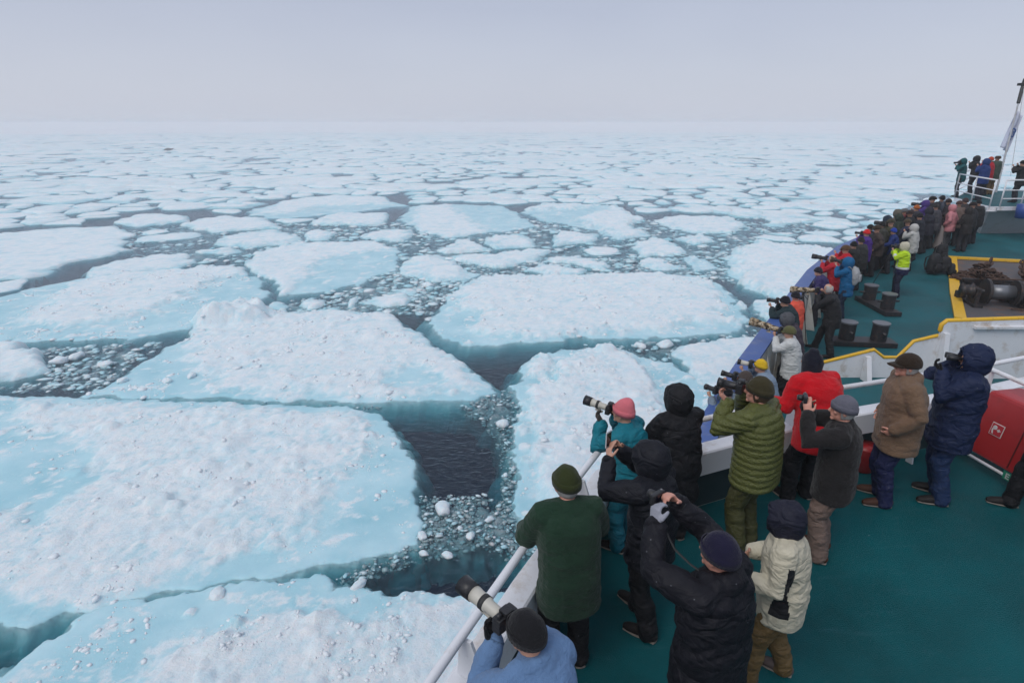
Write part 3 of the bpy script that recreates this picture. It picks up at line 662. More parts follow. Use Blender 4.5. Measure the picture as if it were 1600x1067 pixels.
def brash_zone(poly, n, rmin, rmax, p_=2.5):
    W = PWa(poly, SEA); slush(W); c0 = W.min(0); c1 = W.max(0); k = 0; tries = 0
    while k < n and tries < n * 6:
        tries += 1
        x = rng.uniform(c0[0], c1[0]); y = rng.uniform(c0[1], c1[1])
        if sdist(np.array([x]), np.array([y]), W)[0] < 0 or in_traced(x, y, 0.25): continue
        if pnoise(np.array(x / 1.1), np.array(y / 1.1)) < -0.12 and rng.random() < 0.75: continue
        brash_lump(x, y, rmin + (rmax - rmin) * rng.random() ** p_); k += 1
brash_zone([(655,775),(760,770),(800,790),(840,860),(800,870),(740,855),(640,875),(560,905),(520,905),(600,865),(660,830)], 5200, 0.010, 0.14, 5.5)
brash_zone([(770,610),(800,610),(815,650),(812,700),(800,790),(830,860),(790,850),(785,760),(780,700),(750,650),(700,640)], 2200, 0.014, 0.15, 5)
brash_zone([(60,545),(150,540),(260,530),(230,560),(150,612),(20,612),(0,605),(70,595),(76,570)], 1100, 0.02, 0.38, 4.2)
brash_zone([(440,470),(660,440),(720,445),(670,500),(640,490),(430,488),(400,485)], 900, 0.02, 0.55, 4.2)
brash_zone([(430,440),(640,425),(745,440),(700,470),(560,478)], 600, 0.02, 0.55, 4.2)
brash_zone([(880,538),(1040,530),(1160,520),(1180,470),(1250,440),(1190,530),(1060,565),(1000,560)], 1000, 0.02, 0.35, 4.5)
brash_zone([(540,410),(1160,400),(1160,440),(540,440)], 1400, 0.025, 0.6, 4.2)
brash_zone([(420,350),(1200,340),(1200,410),(420,410)], 2500, 0.035, 0.85, 4.2)
brash_zone([(200,350),(480,350),(480,420),(200,420)], 700, 0.035, 0.8, 4.2)
brash_zone([(400,628),(600,633),(600,648),(400,640)], 160, 0.03, 0.12, 2)
brash_zone([(1170,440),(1300,350),(1200,350),(1120,400)], 800, 0.04, 0.5, 4)
me = bpy.data.meshes.new('brash_ice'); me.from_pydata(brV, [], brF); me.materials.append(ICE); set_snow(me, np.array(brS), 0)
me.polygons.foreach_set('use_smooth', [True] * len(brF))
o = bpy.data.objects.new('brash_ice', me); COL.objects.link(o); o.location.z = SEA; tag(o, 'crushed brash ice floating in the dark leads between floes', 'brash ice', kind='stuff')

def ice_chunk(px, py, r, label, h=0.55):
    c = PW(px, py, SEA); V = []; a = rng.uniform(0, 6.28); ex, ey = rng.uniform(0.9, 1.25), rng.uniform(0.65, 0.9); s = rng.uniform(0, 50)
    for v in ic3V:
        k = r * (1 + 0.28 * mnoise.noise(v * 1.3 + Vector((s, 0, 0))) + 0.10 * mnoise.noise(v * 3.5 + Vector((s, 0, 0))))
        vx, vy, vz = v.x * k * ex, v.y * k * ey, v.z * k * h
        V.append((vx * math.cos(a) - vy * math.sin(a), vx * math.sin(a) + vy * math.cos(a), vz if vz > 0 else vz * 1.2))
    o = mesh_obj('ice_chunk', V, ic3F, ICE, smooth=True); o.location = (c.x, c.y, SEA + r * 0.10); set_snow(o.data, 0.95, 0); tag(o, label, 'ice chunk'); return o
for (px, py, r, lab) in [
    (692,795,0.36,'largest white ice chunk afloat below the dark pool'), (785,663,0.34,'rounded ice chunk at the right rim of the dark pool'),
    (700,868,0.17,'small ice chunk in the slush left of the green jacket man'), (735,838,0.20,'ice lump at the upper edge of the lower dark pool'),
    (765,812,0.16,'ice lump in the slush, close to the railing'), (660,838,0.20,'ice lump at the right rim of the huge foreground floe'),
    (662,865,0.16,'ice lump just left of the lower dark pool'), (560,915,0.22,'ice lump where the crack meets the lower dark pool'),
    (340,930,0.30,'pointed white slab lying across the crack'), (826,805,0.24,'white chunk in slush nearest the railing'),
    (790,742,0.12,'tiny chunk on the right edge of the dark pool'), (92,566,0.5,'low ice cake in the slush right of the small thick floe'),
    (120,558,0.45,'second ice cake in the slush right of the small thick floe'), (165,570,0.4,'flat ice cake near the tip of the wedge floe'),
    (1040,540,0.5,'pale ice chunk between the oval floe and the floe by the railing'), (668,447,0.5,'translucent grey ice chunk below the five sided floe'),
    (1000,541,0.35,'small chunk in the lead below the large oval floe')]:
    ice_chunk(px, py, r, lab)
for k, (px, py) in enumerate([(192,598),(262,598),(300,590),(360,565),(560,585),(470,560)]):
    c = ice_chunk(px, py, 0.26, ['rounded snow lump on the left tip of the wedge floe','snow lump on the blue ice of the wedge floe, second from its tip','snow lump at the edge of the rubble on the wedge floe','snow lump in the rubble below the smooth raised block','snow lump beside the melt patch of the wedge floe','snow lump in the middle of the wedge floe'][k]); c.location.z = SEA + 0.14
# a seal far out
c = PW(263, 237, SEA); bm = bmesh.new(); add_loft(bm, [(-1.4,0,.25),(-.9,0,.35),(0,0,.5),(.8,0,.45),(1.3,0,.5),(1.6,0,.62)], [(.12,.08),(.3,.25),(.5,.42),(.38,.34),(.2,.2),(.14,.14)], n=10)
add_ell(bm, (1.75,0,.68), (.2,.15,.15)); add_loft(bm, [(-1.4,0,.25),(-1.8,.2,.2)], [(.1,.05),(.16,.04)], n=8); add_loft(bm, [(-1.4,0,.25),(-1.8,-.2,.2)], [(.1,.05),(.16,.04)], n=8)
sl = bm_obj('seal', bm, pmat('seal_fur', (0.03,0.03,0.03), 0.6), smooth=True); sl.location = (c.x, c.y, SEA + 0.35); sl.scale = (1.5,1.5,1.5); tag(sl, 'dark seal resting far off on the white pack ice', 'seal')

# ============================================================ THE SHIP
WHITE = pmat('white_ship_paint', (0.72, 0.73, 0.76), 0.38, bump=0.15, bscale=8, dirt=(0.40, 0.31, 0.23), dirtamt=0.35, dscale=3, vary=0.04)
OFFW = pmat('cream_ship_paint', (0.55, 0.54, 0.50), 0.45, bump=0.2, bscale=6, dirt=(0.32, 0.24, 0.17), dirtamt=0.5, dscale=4)
GREYP = pmat('grey_ship_paint', (0.36, 0.37, 0.39), 0.45, bump=0.2, bscale=6, dirt=(0.25, 0.2, 0.17), dirtamt=0.3, dscale=4)
BLUEP = pmat('blue_hull_paint', (0.05, 0.105, 0.31), 0.42, bump=0.2, bscale=6, dirt=(0.2, 0.22, 0.3), dirtamt=0.35, dscale=5)
YEL = pmat('yellow_edge_paint', (0.72, 0.42, 0.02), 0.45, bump=0.3, bscale=12, dirt=(0.35, 0.2, 0.05), dirtamt=0.3, dscale=12)
BLACKM = pmat('black_fitting_paint', (0.022, 0.021, 0.024), 0.42, bump=0.4, bscale=25, dirt=(0.10, 0.055, 0.04), dirtamt=0.35, dscale=14)
RUST = pmat('rusty_steel', (0.065, 0.032, 0.02), 0.85, bump=0.8, bscale=30, vary=0.4, vscale=14, dirt=(0.05, 0.03, 0.025), dirtamt=0.6, dscale=10)
DARKST = pmat('dark_machinery', (0.032, 0.031, 0.033), 0.5, metal=0.3, bump=0.4, bscale=30, vary=0.3, dirt=(0.12, 0.06, 0.035), dirtamt=0.5, dscale=9)
DRUM = pmat('drum_steel', (0.2, 0.205, 0.22), 0.4, metal=0.6, bump=0.2, bscale=50)
REDP = pmat('red_cabinet_plastic', (0.36, 0.018, 0.02), 0.38, bump=0.15, bscale=9, vary=0.08, dirt=(0.22, 0.02, 0.02), dirtamt=0.3, dscale=4)
RUBBER = pmat('black_rubber', (0.02, 0.02, 0.02), 0.6)

def deck_mat(name, col):
    m, n, l, p = new_mat(name)
    tc = n.new('ShaderNodeTexCoord')
    t = n.new('ShaderNodeTexNoise'); t.inputs['Scale'].default_value = 0.9; t.inputs['Detail'].default_value = 8; t.inputs['Roughness'].default_value = 0.65
    l.new(tc.outputs['Object'], t.inputs['Vector'])
    r = n.new('ShaderNodeValToRGB'); l.new(t.outputs[0], r.inputs[0])
    r.color_ramp.elements[0].position = 0.3; r.color_ramp.elements[0].color = tuple(c * 0.68 for c in col) + (1,)
    ms_ = r.color_ramp.elements.new(0.5); ms_.color = tuple(col) + (1,)
    r.color_ramp.elements[1].position = 0.7; r.color_ramp.elements[1].color = tuple(c * 1.25 for c in col) + (1,)
    # scuffs and pale worn streaks
    mp2 = n.new('ShaderNodeMapping'); mp2.inputs['Rotation'].default_value = (0, 0, -0.6); mp2.inputs['Scale'].default_value = (0.5, 3.2, 1); l.new(tc.outputs['Object'], mp2.inputs[0])
    t2 = n.new('ShaderNodeTexNoise'); t2.inputs['Scale'].default_value = 2.3; t2.inputs['Detail'].default_value = 10; t2.inputs['Roughness'].default_value = 0.75; l.new(mp2.outputs[0], t2.inputs['Vector'])
    r2 = n.new('ShaderNodeMapRange'); r2.inputs[1].default_value = 0.56; r2.inputs[2].default_value = 0.76; r2.inputs[4].default_value = 0.60; l.new(t2.outputs[0], r2.inputs[0])
    mw = n.new('ShaderNodeMix'); mw.data_type = 'RGBA'; mw.inputs[7].default_value = (0.035, 0.12, 0.14, 1); l.new(r2.outputs[0], mw.inputs[0]); l.new(r.outputs[0], mw.inputs[6])
    # scattered snow grains
    v = n.new('ShaderNodeTexVoronoi'); v.inputs['Scale'].default_value = 3.1; l.new(tc.outputs['Object'], v.inputs['Vector'])
    c_ = n.new('ShaderNodeMath'); c_.operation = 'LESS_THAN'; c_.inputs[1].default_value = 0.022; l.new(v.outputs['Distance'], c_.inputs[0])
    c2 = n.new('ShaderNodeMath'); c2.operation = 'MULTIPLY'; c2.inputs[1].default_value = 0.30; l.new(c_.outputs[0], c2.inputs[0])
    mx = n.new('ShaderNodeMix'); mx.data_type = 'RGBA'; mx.inputs[7].default_value = (0.5, 0.55, 0.6, 1); l.new(c2.outputs[0], mx.inputs[0]); l.new(mw.outputs[2], mx.inputs[6])
    l.new(mx.outputs[2], p.inputs['Base Color'])
    p.inputs['Specular IOR Level'].default_value = 0.14
    rr = n.new('ShaderNodeMapRange'); rr.inputs[3].default_value = 0.25; rr.inputs[4].default_value = 0.85; l.new(t.outputs[0], rr.inputs[0]); l.new(rr.outputs[0], p.inputs['Roughness'])
    g = n.new('ShaderNodeTexNoise'); g.inputs['Scale'].default_value = 90; g.inputs['Detail'].default_value = 3; l.new(tc.outputs['Object'], g.inputs['Vector'])
    b = n.new('ShaderNodeBump'); b.inputs['Strength'].default_value = 0.7; b.inputs['Distance'].default_value = 0.008; l.new(g.outputs[0], b.inputs['Height']); l.new(b.outputs[0], p.inputs['Normal'])
    return m
DECKM = deck_mat('green_deck_paint', (0.003, 0.076, 0.086)); FOREM = deck_mat('sheen_lifted_deck_paint', (0.014, 0.098, 0.114))  # foredeck copy of the green is lifted to stand for grazing sheen and haze
PLATEM = pmat('worn_deck_plating', (0.085, 0.08, 0.085), 0.6, bump=0.5, bscale=30, dirt=(0.2, 0.09, 0.04), dirtamt=0.5, dscale=2)
COAM = pmat('shaded_green_coaming', (0.008, 0.03, 0.036), 0.6)  # deck green darkened to carry the shade under the capping beam

RZ = 1.10
# upper deck edge below the rail
rail_px = [(670, 1067), (820, 853), (937, 703)]
rp_ = [PW(x, y, RZ) for x, y in rail_px]
dback = (rp_[0] - rp_[1]).normalized()
corner = [PW(945, 692, RZ), PW(957, 686.5, RZ)]
front = [PW(1090, 657, RZ), PW(1300, 608, RZ), PW(1549, 569, RZ)]
right_dir = Vector((0.80, -0.45, 0)).normalized()
port_path = [rp_[0] + dback * 4.5] + rp_ + corner + front
edge2 = [Vector((p.x, p.y, 0)) for p in port_path] + [Vector((9.5, 7.35, 0)), Vector((14, 4.0, 0)), Vector((16, -4.5, 0))]

bm = bmesh.new(); add_poly(bm, [(p.x, p.y) for p in edge2], -0.12, 0.0)
upd = bm_obj('upper_deck', bm, DECKM); tag(upd, kind='structure')

# bulwark below the rail: thing with parts (beam, plate, rail, brackets)
bul = empty('railing', (edge2[3].x, edge2[3].y, 0)); inv = Matrix.Translation(-bul.location)
def loc_obj(name, bm, mat, parent, smooth=False):
    bmesh.ops.transform(bm, matrix=Matrix.Translation(-Vector(parent.location)), verts=bm.verts[:])
    return bm_obj(name, bm, mat, parent, smooth)
ppl = edge2[:9]
tag(bul, 'white tubular railing over a deep capping beam round the upper deck', 'railing')
bm = bmesh.new(); strip(bm, ppl, [(-0.10, 0.48), (0.10, 0.48), (0.10, 0.74), (0.085, 0.755), (-0.085, 0.755), (-0.10, 0.74)]); loc_obj('capping_beam', bm, WHITE, bul)
bm = bmesh.new(); strip(bm, ppl, [(-0.0, 0.004), (0.03, 0.004), (0.03, 0.478), (0.0, 0.478)]); loc_obj('lower_plate', bm, COAM, bul)
bm = bmesh.new(); add_loft(bm, [Vector((p.x, p.y, RZ)) for p in port_path[:4]] + corner + front[:], [0.030] * 9, n=12, caps=False); loc_obj('top_rail', bm, WHITE, bul, True)
def bracket(pt, out, h0=0.0):
    """flat-bar stanchion: stands inside the beam and carries the rail"""
    o = Vector(out).normalized(); bm = bmesh.new(); t = Vector((-o.y, o.x, 0)) * 0.012
    prof = [(-0.02, RZ - 0.03), (0.03, RZ - 0.03), (0.05, 0.78), (-0.10, 0.76), (-0.135, 0.74), (-0.15, h0 + 0.005), (-0.24, h0 + 0.005), (-0.15, 0.78), (-0.05, RZ - 0.03)]
    a = [bm.verts.new(Vector((pt.x, pt.y, 0)) + o * u + Vector((0, 0, w)) + t) for u, w in prof]; b = [bm.verts.new(Vector((pt.x, pt.y, 0)) + o * u + Vector((0, 0, w)) - t) for u, w in prof]
    n = len(prof)
    for k in range(n): bm.faces.new((a[k], a[(k + 1) % n], b[(k + 1) % n], b[k]))
    bm.faces.new(a); bm.faces.new(b[::-1]); loc_obj('stanchion', bm, WHITE, bul)
def outward(a, b): d = (b - a).normalized(); return Vector((-d.y, d.x, 0))
side_o = outward(rp_[0], rp_[1]); front_o = outward(front[0], front[1]); front_o2 = outward(front[1], front[2])
bracket(PW(725, 992, RZ), side_o); bracket(PW(905, 744, RZ), side_o); bracket(PW(560, 1230, RZ), side_o)
bracket(PW(1240, 622, RZ), front_o); bracket(PW(1010, 675, RZ), front_o); bracket(PW(1430, 588, RZ), front_o2)

# second railing going aft on the right
rl2 = [PW(1549, 577, RZ), PW(1600, 599, RZ)]; d2 = (rl2[1] - rl2[0]).normalized()
r2 = empty('railing', (rl2[0].x, rl2[0].y, 0)); tag(r2, 'white side railing above the red hose cabinet at the right edge', 'railing')
bm = bmesh.new(); add_loft(bm, [rl2[0], rl2[1], rl2[1] + Vector((1.3, -1.2, 0))], [0.028] * 3, n=12); loc_obj('top_rail', bm, WHITE, r2, True)
bm = bmesh.new(); add_loft(bm, [rl2[0] + Vector((0.02, 0, -0.5)), rl2[1] + Vector((0, 0, -0.5)), rl2[1] + Vector((1.3, -1.2, -0.5))], [0.02] * 3, n=10); loc_obj('mid_rail', bm, WHITE, r2, True)
bm = bmesh.new(); add_box(bm, (rl2[0].x, rl2[0].y, 0.55), (0.07, 0.05, 1.1)); loc_obj('stanchion', bm, WHITE, r2)
# the front railing's run to the right of its last corner
r3 = empty('railing', (front[2].x, front[2].y, 0)); tag(r3, 'white front railing running out of frame behind the navy parka', 'railing')
a_, b_ = PW(1549, 569, RZ), PW(1600, 559, RZ); ext = a_ + (b_ - a_) * 4
bm = bmesh.new(); add_loft(bm, [a_ + (b_ - a_) * 0.06, ext], [0.030] * 2, n=12); loc_obj('top_rail', bm, WHITE, r3, True)
bm = bmesh.new(); strip(bm, [Vector((a_.x + 0.1, a_.y, 0)), Vector((ext.x, ext.y, 0))], [(-0.10, 0.48), (0.10, 0.48), (0.10, 0.755), (-0.10, 0.755)]); loc_obj('capping_beam', bm, WHITE, r3)

# foredeck, hull, bulwark
def deckz(x, y): return FORE + 0.70 * float(np.clip((y - 18.5) / 7.0, 0, 1.15))      # the deck rises towards the bow
def PWF(px, py, up=0.0):
    z = FORE + up
    for _ in range(14): p = PW(px, py, z); z = 0.5 * z + 0.5 * (deckz(p.x, p.y) + up)
    return PW(px, py, z)
bpx = [(1060, 735), (1075, 700), (1098, 652), (1126, 606), (1155, 563), (1185, 523), (1212, 488), (1237, 455), (1262, 423)]
port = [PW(x, y, 0.0) for x, y in bpx]
port = [Vector((0.2, 2.6, 0)), Vector((1.2, 4.6, 0))] + port + [Vector(q) for q in [(11.3, 20.5, 0), (14.7, 23.9, 0.06), (19.2, 27.6, 0.22), (23.3, 30.6, 0.4), (26.5, 32.3, 0.5), (30.5, 31.5, 0.5), (35.5, 27, 0.3), (39, 19, 0), (40, 6, 0), (40, -6, 0)]]
fd = [(p.x, p.y) for p in port]; fd = [(-1.5, -4.5)] + fd
bm = bmesh.new(); add_poly(bm, fd, FORE - 0.15, FORE)
for yy_ in (18.5, 20.0, 22.0, 24.0, 26.55): bmesh.ops.bisect_plane(bm, geom=bm.verts[:] + bm.edges[:] + bm.faces[:], plane_co=(0, yy_, 0), plane_no=(0, 1, 0))
for v in bm.verts: v.co.z += deckz(v.co.x, v.co.y) - FORE
fdk = bm_obj('foredeck', bm, FOREM); tag(fdk, kind='structure')
# hull shell, flared in towards the waterline
hullp = [Vector((p.x, p.y, p.z)) for p in [Vector((-2.8, -4.5, 0))] + [q for q in [Vector((rp_[0].x, rp_[0].y, 0)) , Vector((0.75, 4.45, 0))]] + port[2:]]
bm = bmesh.new()
cc = Vector((17, 8, 0)); rows = []
for z, k in ((-0.02, 1.0), (-1.3, 0.995), (-4.0, 0.96), (SEA + 0.6, 0.90), (SEA - 1.0, 0.87)):
    rows.append([bm.verts.new((cc.x + (p.x - cc.x) * k, cc.y + (p.y - cc.y) * k, z if z != -0.02 else p.z - 0.02)) for p in hullp])
for a, b in zip(rows, rows[1:]):
    for k in range(len(a) - 1): bm.faces.new((a[k], a[k + 1], b[k + 1], b[k]))
hull = bm_obj('hull', bm, BLUEP); tag(hull, kind='structure')
bw = empty('bulwark', (port[5].x, port[5].y, FORE)); tag(bw, 'bow bulwark, cream inside with a broad blue capping', 'bulwark')
seg = port[2:16]
bm = bmesh.new(); strip(bm, seg, [(-0.34, FORE - 0.1), (-0.30, FORE - 0.1), (-0.26, -0.03), (-0.30, -0.03)]); loc_obj('inner_plating', bm, OFFW, bw)
bm = bmesh.new(); strip(bm, seg, [(-0.30, -0.028), (0.02, -0.028), (0.02, 0.022), (-0.30, 0.022)]); loc_obj('capping', bm, BLUEP, bw)
for i in range(len(seg) - 1):                       # buttress stays along the inside
    a, b = seg[i], seg[i + 1]; L = (b - a).length; o_ = outward(a, b)
    for k in range(max(1, int(L / 0.9))):
        q = a + (b - a) * (k + 0.5) / max(1, int(L / 0.9)); t = (b - a).normalized() * 0.012; bm = bmesh.new()
        dz0 = deckz(q.x, q.y) + 0.006; pr = [(-0.345, dz0), (-0.62, dz0), (-0.345, q.z - 0.10)]
        va = [bm.verts.new(Vector((q.x, q.y, 0)) + o_ * u + Vector((0, 0, w)) + t) for u, w in pr]; vb = [bm.verts.new(Vector((q.x, q.y, 0)) + o_ * u + Vector((0, 0, w)) - t) for u, w in pr]
        for m_ in range(3): bm.faces.new((va[m_], va[(m_ + 1) % 3], vb[(m_ + 1) % 3], vb[m_]))
        bm.faces.new(va); bm.faces.new(vb[::-1]); loc_obj('stay', bm, OFFW, bw)

# breakwater with yellow-painted top edge
brk = empty('breakwater', (8, 11.8, FORE)); tag(brk, 'white breakwater with a yellow stepped top edge across the foredeck', 'breakwater')
def xz(px, py, Y=11.8):
    b = (533.5 - py) / FPX; dy = math.cos(PITCH) + b * math.sin(PITCH); dz = -math.sin(PITCH) + b * math.cos(PITCH); t = Y / dy
    return ((px - 800) / FPX * t, CZ + dz * t)
top = [(1195, 588), (1290, 567), (1366, 548), (1381, 560), (1403, 560), (1428, 535), (1466, 526)]
T = [xz(*q) for q in top]; hi = [xz(1470, 508), xz(1478, 502), xz(1600, 498), xz(2100, 484)]
def face_wall(pts2, Y0, Y1, name, mat):
    bm = bmesh.new(); n = len(pts2)
    lo0 = [bm.verts.new((x, Y0, FORE + 0.004)) for x, z in pts2]; lo1 = [bm.verts.new((x, Y1, FORE + 0.004)) for x, z in pts2]
    h0 = [bm.verts.new((x, Y0, z)) for x, z in pts2]; h1 = [bm.verts.new((x, Y1, z)) for x, z in pts2]
    for k in range(n - 1):
        bm.faces.new((lo0[k], lo0[k + 1], h0[k + 1], h0[k])); bm.faces.new((lo1[k], h1[k], h1[k + 1], lo1[k + 1])); bm.faces.new((h0[k], h0[k + 1], h1[k + 1], h1[k])); bm.faces.new((lo0[k], lo1[k], lo1[k + 1], lo0[k + 1]))
    bm.faces.new((lo0[0], h0[0], h1[0], lo1[0])); bm.faces.new((lo0[-1], lo1[-1], h1[-1], h0[-1]))
    return loc_obj(name, bm, mat, brk)
face_wall(T, 11.8, 11.84, 'low_plate', WHITE); face_wall(hi, 11.74, 11.80, 'tall_plate', WHITE)
bm = bmesh.new(); add_loft(bm, [(x, 11.82, z + 0.02) for x, z in T], [0.038] * len(T), n=10); loc_obj('yellow_edge', bm, YEL, brk, True)
bm = bmesh.new(); add_loft(bm, [(hi[0][0], 11.78, hi[0][1] - 0.1)] + [(x, 11.78, z + 0.02) for x, z in hi], [0.048] * 5, n=10); loc_obj('yellow_edge', bm, YEL, brk, True)
bm = bmesh.new(); add_box(bm, (11.6, 11.70, hi[2][1] - 0.16), (4.0, 0.08, 0.05)); loc_obj('stiffener', bm, WHITE, brk)
for xx, zt in ((xz(1353, 551)[0], -0.62), (xz(1474, 520)[0], -0.1), (xz(1250, 575)[0], -0.9), (11.6, -0.15)):
    bm = bmesh.new(); v = [bm.verts.new((xx + s, y, z)) for s in (-0.05, 0.05) for (y, z) in ((11.735, FORE + 0.006), (11.45, FORE + 0.006), (11.66, zt), (11.735, zt))]
    bm.faces.new(v[:4]); bm.faces.new(v[4:][::-1])
    for k in range(4): bm.faces.new((v[k], v[4 + k], v[4 + (k + 1) % 4], v[(k + 1) % 4]))
    loc_obj('buttress', bm, WHITE, brk)

# painted border and plating of the windlass area
def quadline(name, pts, w, z, mat):
    bm = bmesh.new(); strip(bm, [Vector((p.x, p.y, z)) for p in pts], [(-w / 2, 0), (w / 2, 0), (w / 2, 0.003), (-w / 2, 0.003)]); return bm_obj(name, bm, mat)
pa, pb, pc, pd = PWF(1487, 404), PWF(1500, 500), PWF(1700, 415), PWF(1700, 500)
pm_ = Vector((pb.x + (pa.x - pb.x) * 0.62, pb.y + (pa.y - pb.y) * 0.62, 0)); pm_.z = deckz(pm_.x, pm_.y); pb.z = FORE
bm = bmesh.new(); add_poly(bm, [(pb.x, pb.y), (pd.x, pd.y), (pc.x, pc.y), (pa.x, pa.y)], FORE + 0.002, FORE + 0.006)
for yy_ in (18.5, 20, 22): bmesh.ops.bisect_plane(bm, geom=bm.verts[:] + bm.edges[:] + bm.faces[:], plane_co=(0, yy_, 0), plane_no=(0, 1, 0))
for v in bm.verts: v.co.z += deckz(v.co.x, v.co.y) - FORE
o = bm_obj('windlass_plating', bm, PLATEM); tag(o, kind='structure')
wb = bmesh.new(); strip(wb, [Vector((p.x, p.y, deckz(p.x, p.y))) for p in (pb, Vector((pb.x + (pa.x - pb.x) * (18.5 - pb.y) / (pa.y - pb.y), 18.5, 0)), pa, pc)], [(-0.14, 0.008), (0.14, 0.008), (0.14, 0.075), (-0.14, 0.075)]); o = bm_obj('deck_coaming', wb, YEL); tag(o, 'low yellow coaming round the windlass plating', 'coaming')

# double bollards
def bollards(a, b, label, r=0.18, h=0.55):
    a, b = PW(a[0], a[1], FORE), PW(b[0], b[1], FORE); c = (a + b) / 2; d = (b - a); L = d.length; ang = math.atan2(d.y, d.x)
    t = empty('double_bollard', (c.x, c.y, FORE), ang); tag(t, label, 'bollard')
    bm = bmesh.new(); add_box(bm, (0, 0, 0.07), (L + 0.75, 0.46, 0.13), bev=0.015); bm_obj('base_plate', bm, BLACKM, t)
    for s in (-1, 1):
        bm = bmesh.new(); add_loft(bm, [(s * L / 2, 0, 0.13), (s * L / 2, 0, h)], [r, r], n=24, caps=False); bm_obj('post', bm, BLACKM, t, False)
        bm = bmesh.new(); add_loft(bm, [(s * L / 2, 0, h), (s * L / 2, 0, h + 0.035)], [r * 1.12, r * 1.12], n=24, caps=False); bm_obj('post_cap', bm, DRUM, t, False)
        bm = bmesh.new(); add_tube(bm, (s * L / 2, -r - 0.12, 0.36), (s * L / 2, r + 0.12, 0.36), 0.03); bm_obj('cross_bar', bm, BLACKM, t, True)
bollards((1320, 537), (1370, 539), 'black double bollard nearest the white breakwater')
bollards((1356, 474), (1384, 489), 'black double bollard by the feet of the hi-vis man')

# windlass and chain
wp = PWF(1557, 478); wl_ = empty('windlass', (wp.x, wp.y, wp.z), R(-14)); wl_.scale = (0.78, 0.78, 0.78); tag(wl_, 'dark anchor windlass with a grey drum and rusty chain', 'windlass')
bm = bmesh.new(); add_loft(bm, [(-0.42, 0, 0.55), (0.42, 0, 0.55)], [0.27, 0.27], n=26, caps=False); bm_obj('drum', bm, DRUM, wl_, True)
for x in (-0.5, 0.5, 1.15):
    bm = bmesh.new(); add_loft(bm, [(x - 0.05, 0, 0.55), (x + 0.05, 0, 0.55)], [0.48, 0.48], n=28, caps=False); bm_obj('flange', bm, DARKST, wl_)
for x in (-0.85, 0.82, 1.5):
    bm = bmesh.new(); add_box(bm, (x, 0, 0.36), (0.16, 0.7, 0.7), bev=0.03); add_box(bm, (x, 0, 0.06), (0.3, 1.1, 0.1)); bm_obj('bearing_frame', bm, DARKST, wl_)
bm = bmesh.new(); add_tube(bm, (-1.25, 0, 0.55), (2.0, 0, 0.55), 0.075); bm_obj('shaft', bm, DARKST, wl_, True)
bm = bmesh.new(); add_loft(bm, [(-1.3, 0, 0.55), (-1.2, 0, 0.55), (-1.0, 0, 0.55), (-0.95, 0, 0.55)], [0.28, 0.18, 0.2, 0.3], n=20, caps=False); bm_obj('warping_head', bm, DARKST, wl_, True)
bm = bmesh.new(); add_loft(bm, [(1.2, 0.5, 0.3), (1.2, 1.2, 0.3)], [(0.3, 0.28)] * 2, n=18, caps=False); add_box(bm, (1.2, 0.85, 0.12), (0.8, 0.9, 0.2), bev=0.03); bm_obj('motor', bm, DARKST, wl_)
bm = bmesh.new(); add_box(bm, (0, 0.95, 0.75), (1.9, 0.12, 0.12)); add_box(bm, (-0.9, 0.95, 0.4), (0.1, 0.12, 0.7)); add_box(bm, (0.9, 0.95, 0.4), (0.1, 0.12, 0.7)); bm_obj('brake_frame', bm, DARKST, wl_)
bm = bmesh.new(); add_tube(bm, (-0.3, 0.1, 0.7), (-0.75, 0.9, 1.25), 0.025); add_tube(bm, (0.9, 0.5, 0.5), (1.3, 0.2, 1.3), 0.03); bm_obj('lever', bm, RUST, wl_, True)
for (a, b_, r_) in (((-0.8, 0.6, 0.1), (0.9, 0.6, 0.12), 0.03), ((-0.8, 0.75, 0.1), (1.4, 0.8, 0.12), 0.025), ((0.2, -0.6, 0.08), (1.5, -0.65, 0.08), 0.03), ((-0.6, 0.5, 0.9), (0.9, 0.5, 0.95), 0.03)):
    bm = bmesh.new(); add_tube(bm, a, b_, r_, n=8); bm_obj('pipe', bm, RUST, wl_, True)
for x, y, z, sx_, sy_, sz_ in ((-0.2, 0.62, 0.25, 0.35, 0.3, 0.45), (0.55, 0.75, 0.2, 0.3, 0.35, 0.35), (1.9, 0.1, 0.3, 0.35, 0.4, 0.6), (-1.0, 0.7, 0.2, 0.3, 0.3, 0.3)):
    bm = bmesh.new(); add_box(bm, (x, y, z), (sx_, sy_, sz_), bev=0.03); bm_obj('gear_housing', bm, DARKST, wl_)
for x in (0.98, 1.32):
    bm = bmesh.new(); add_box(bm, (x, -0.42, 0.55), (0.06, 0.03, 0.28), rot=Matrix.Rotation(0.4, 3, 'Y')); bm_obj('warning_mark', bm, YEL, wl_)
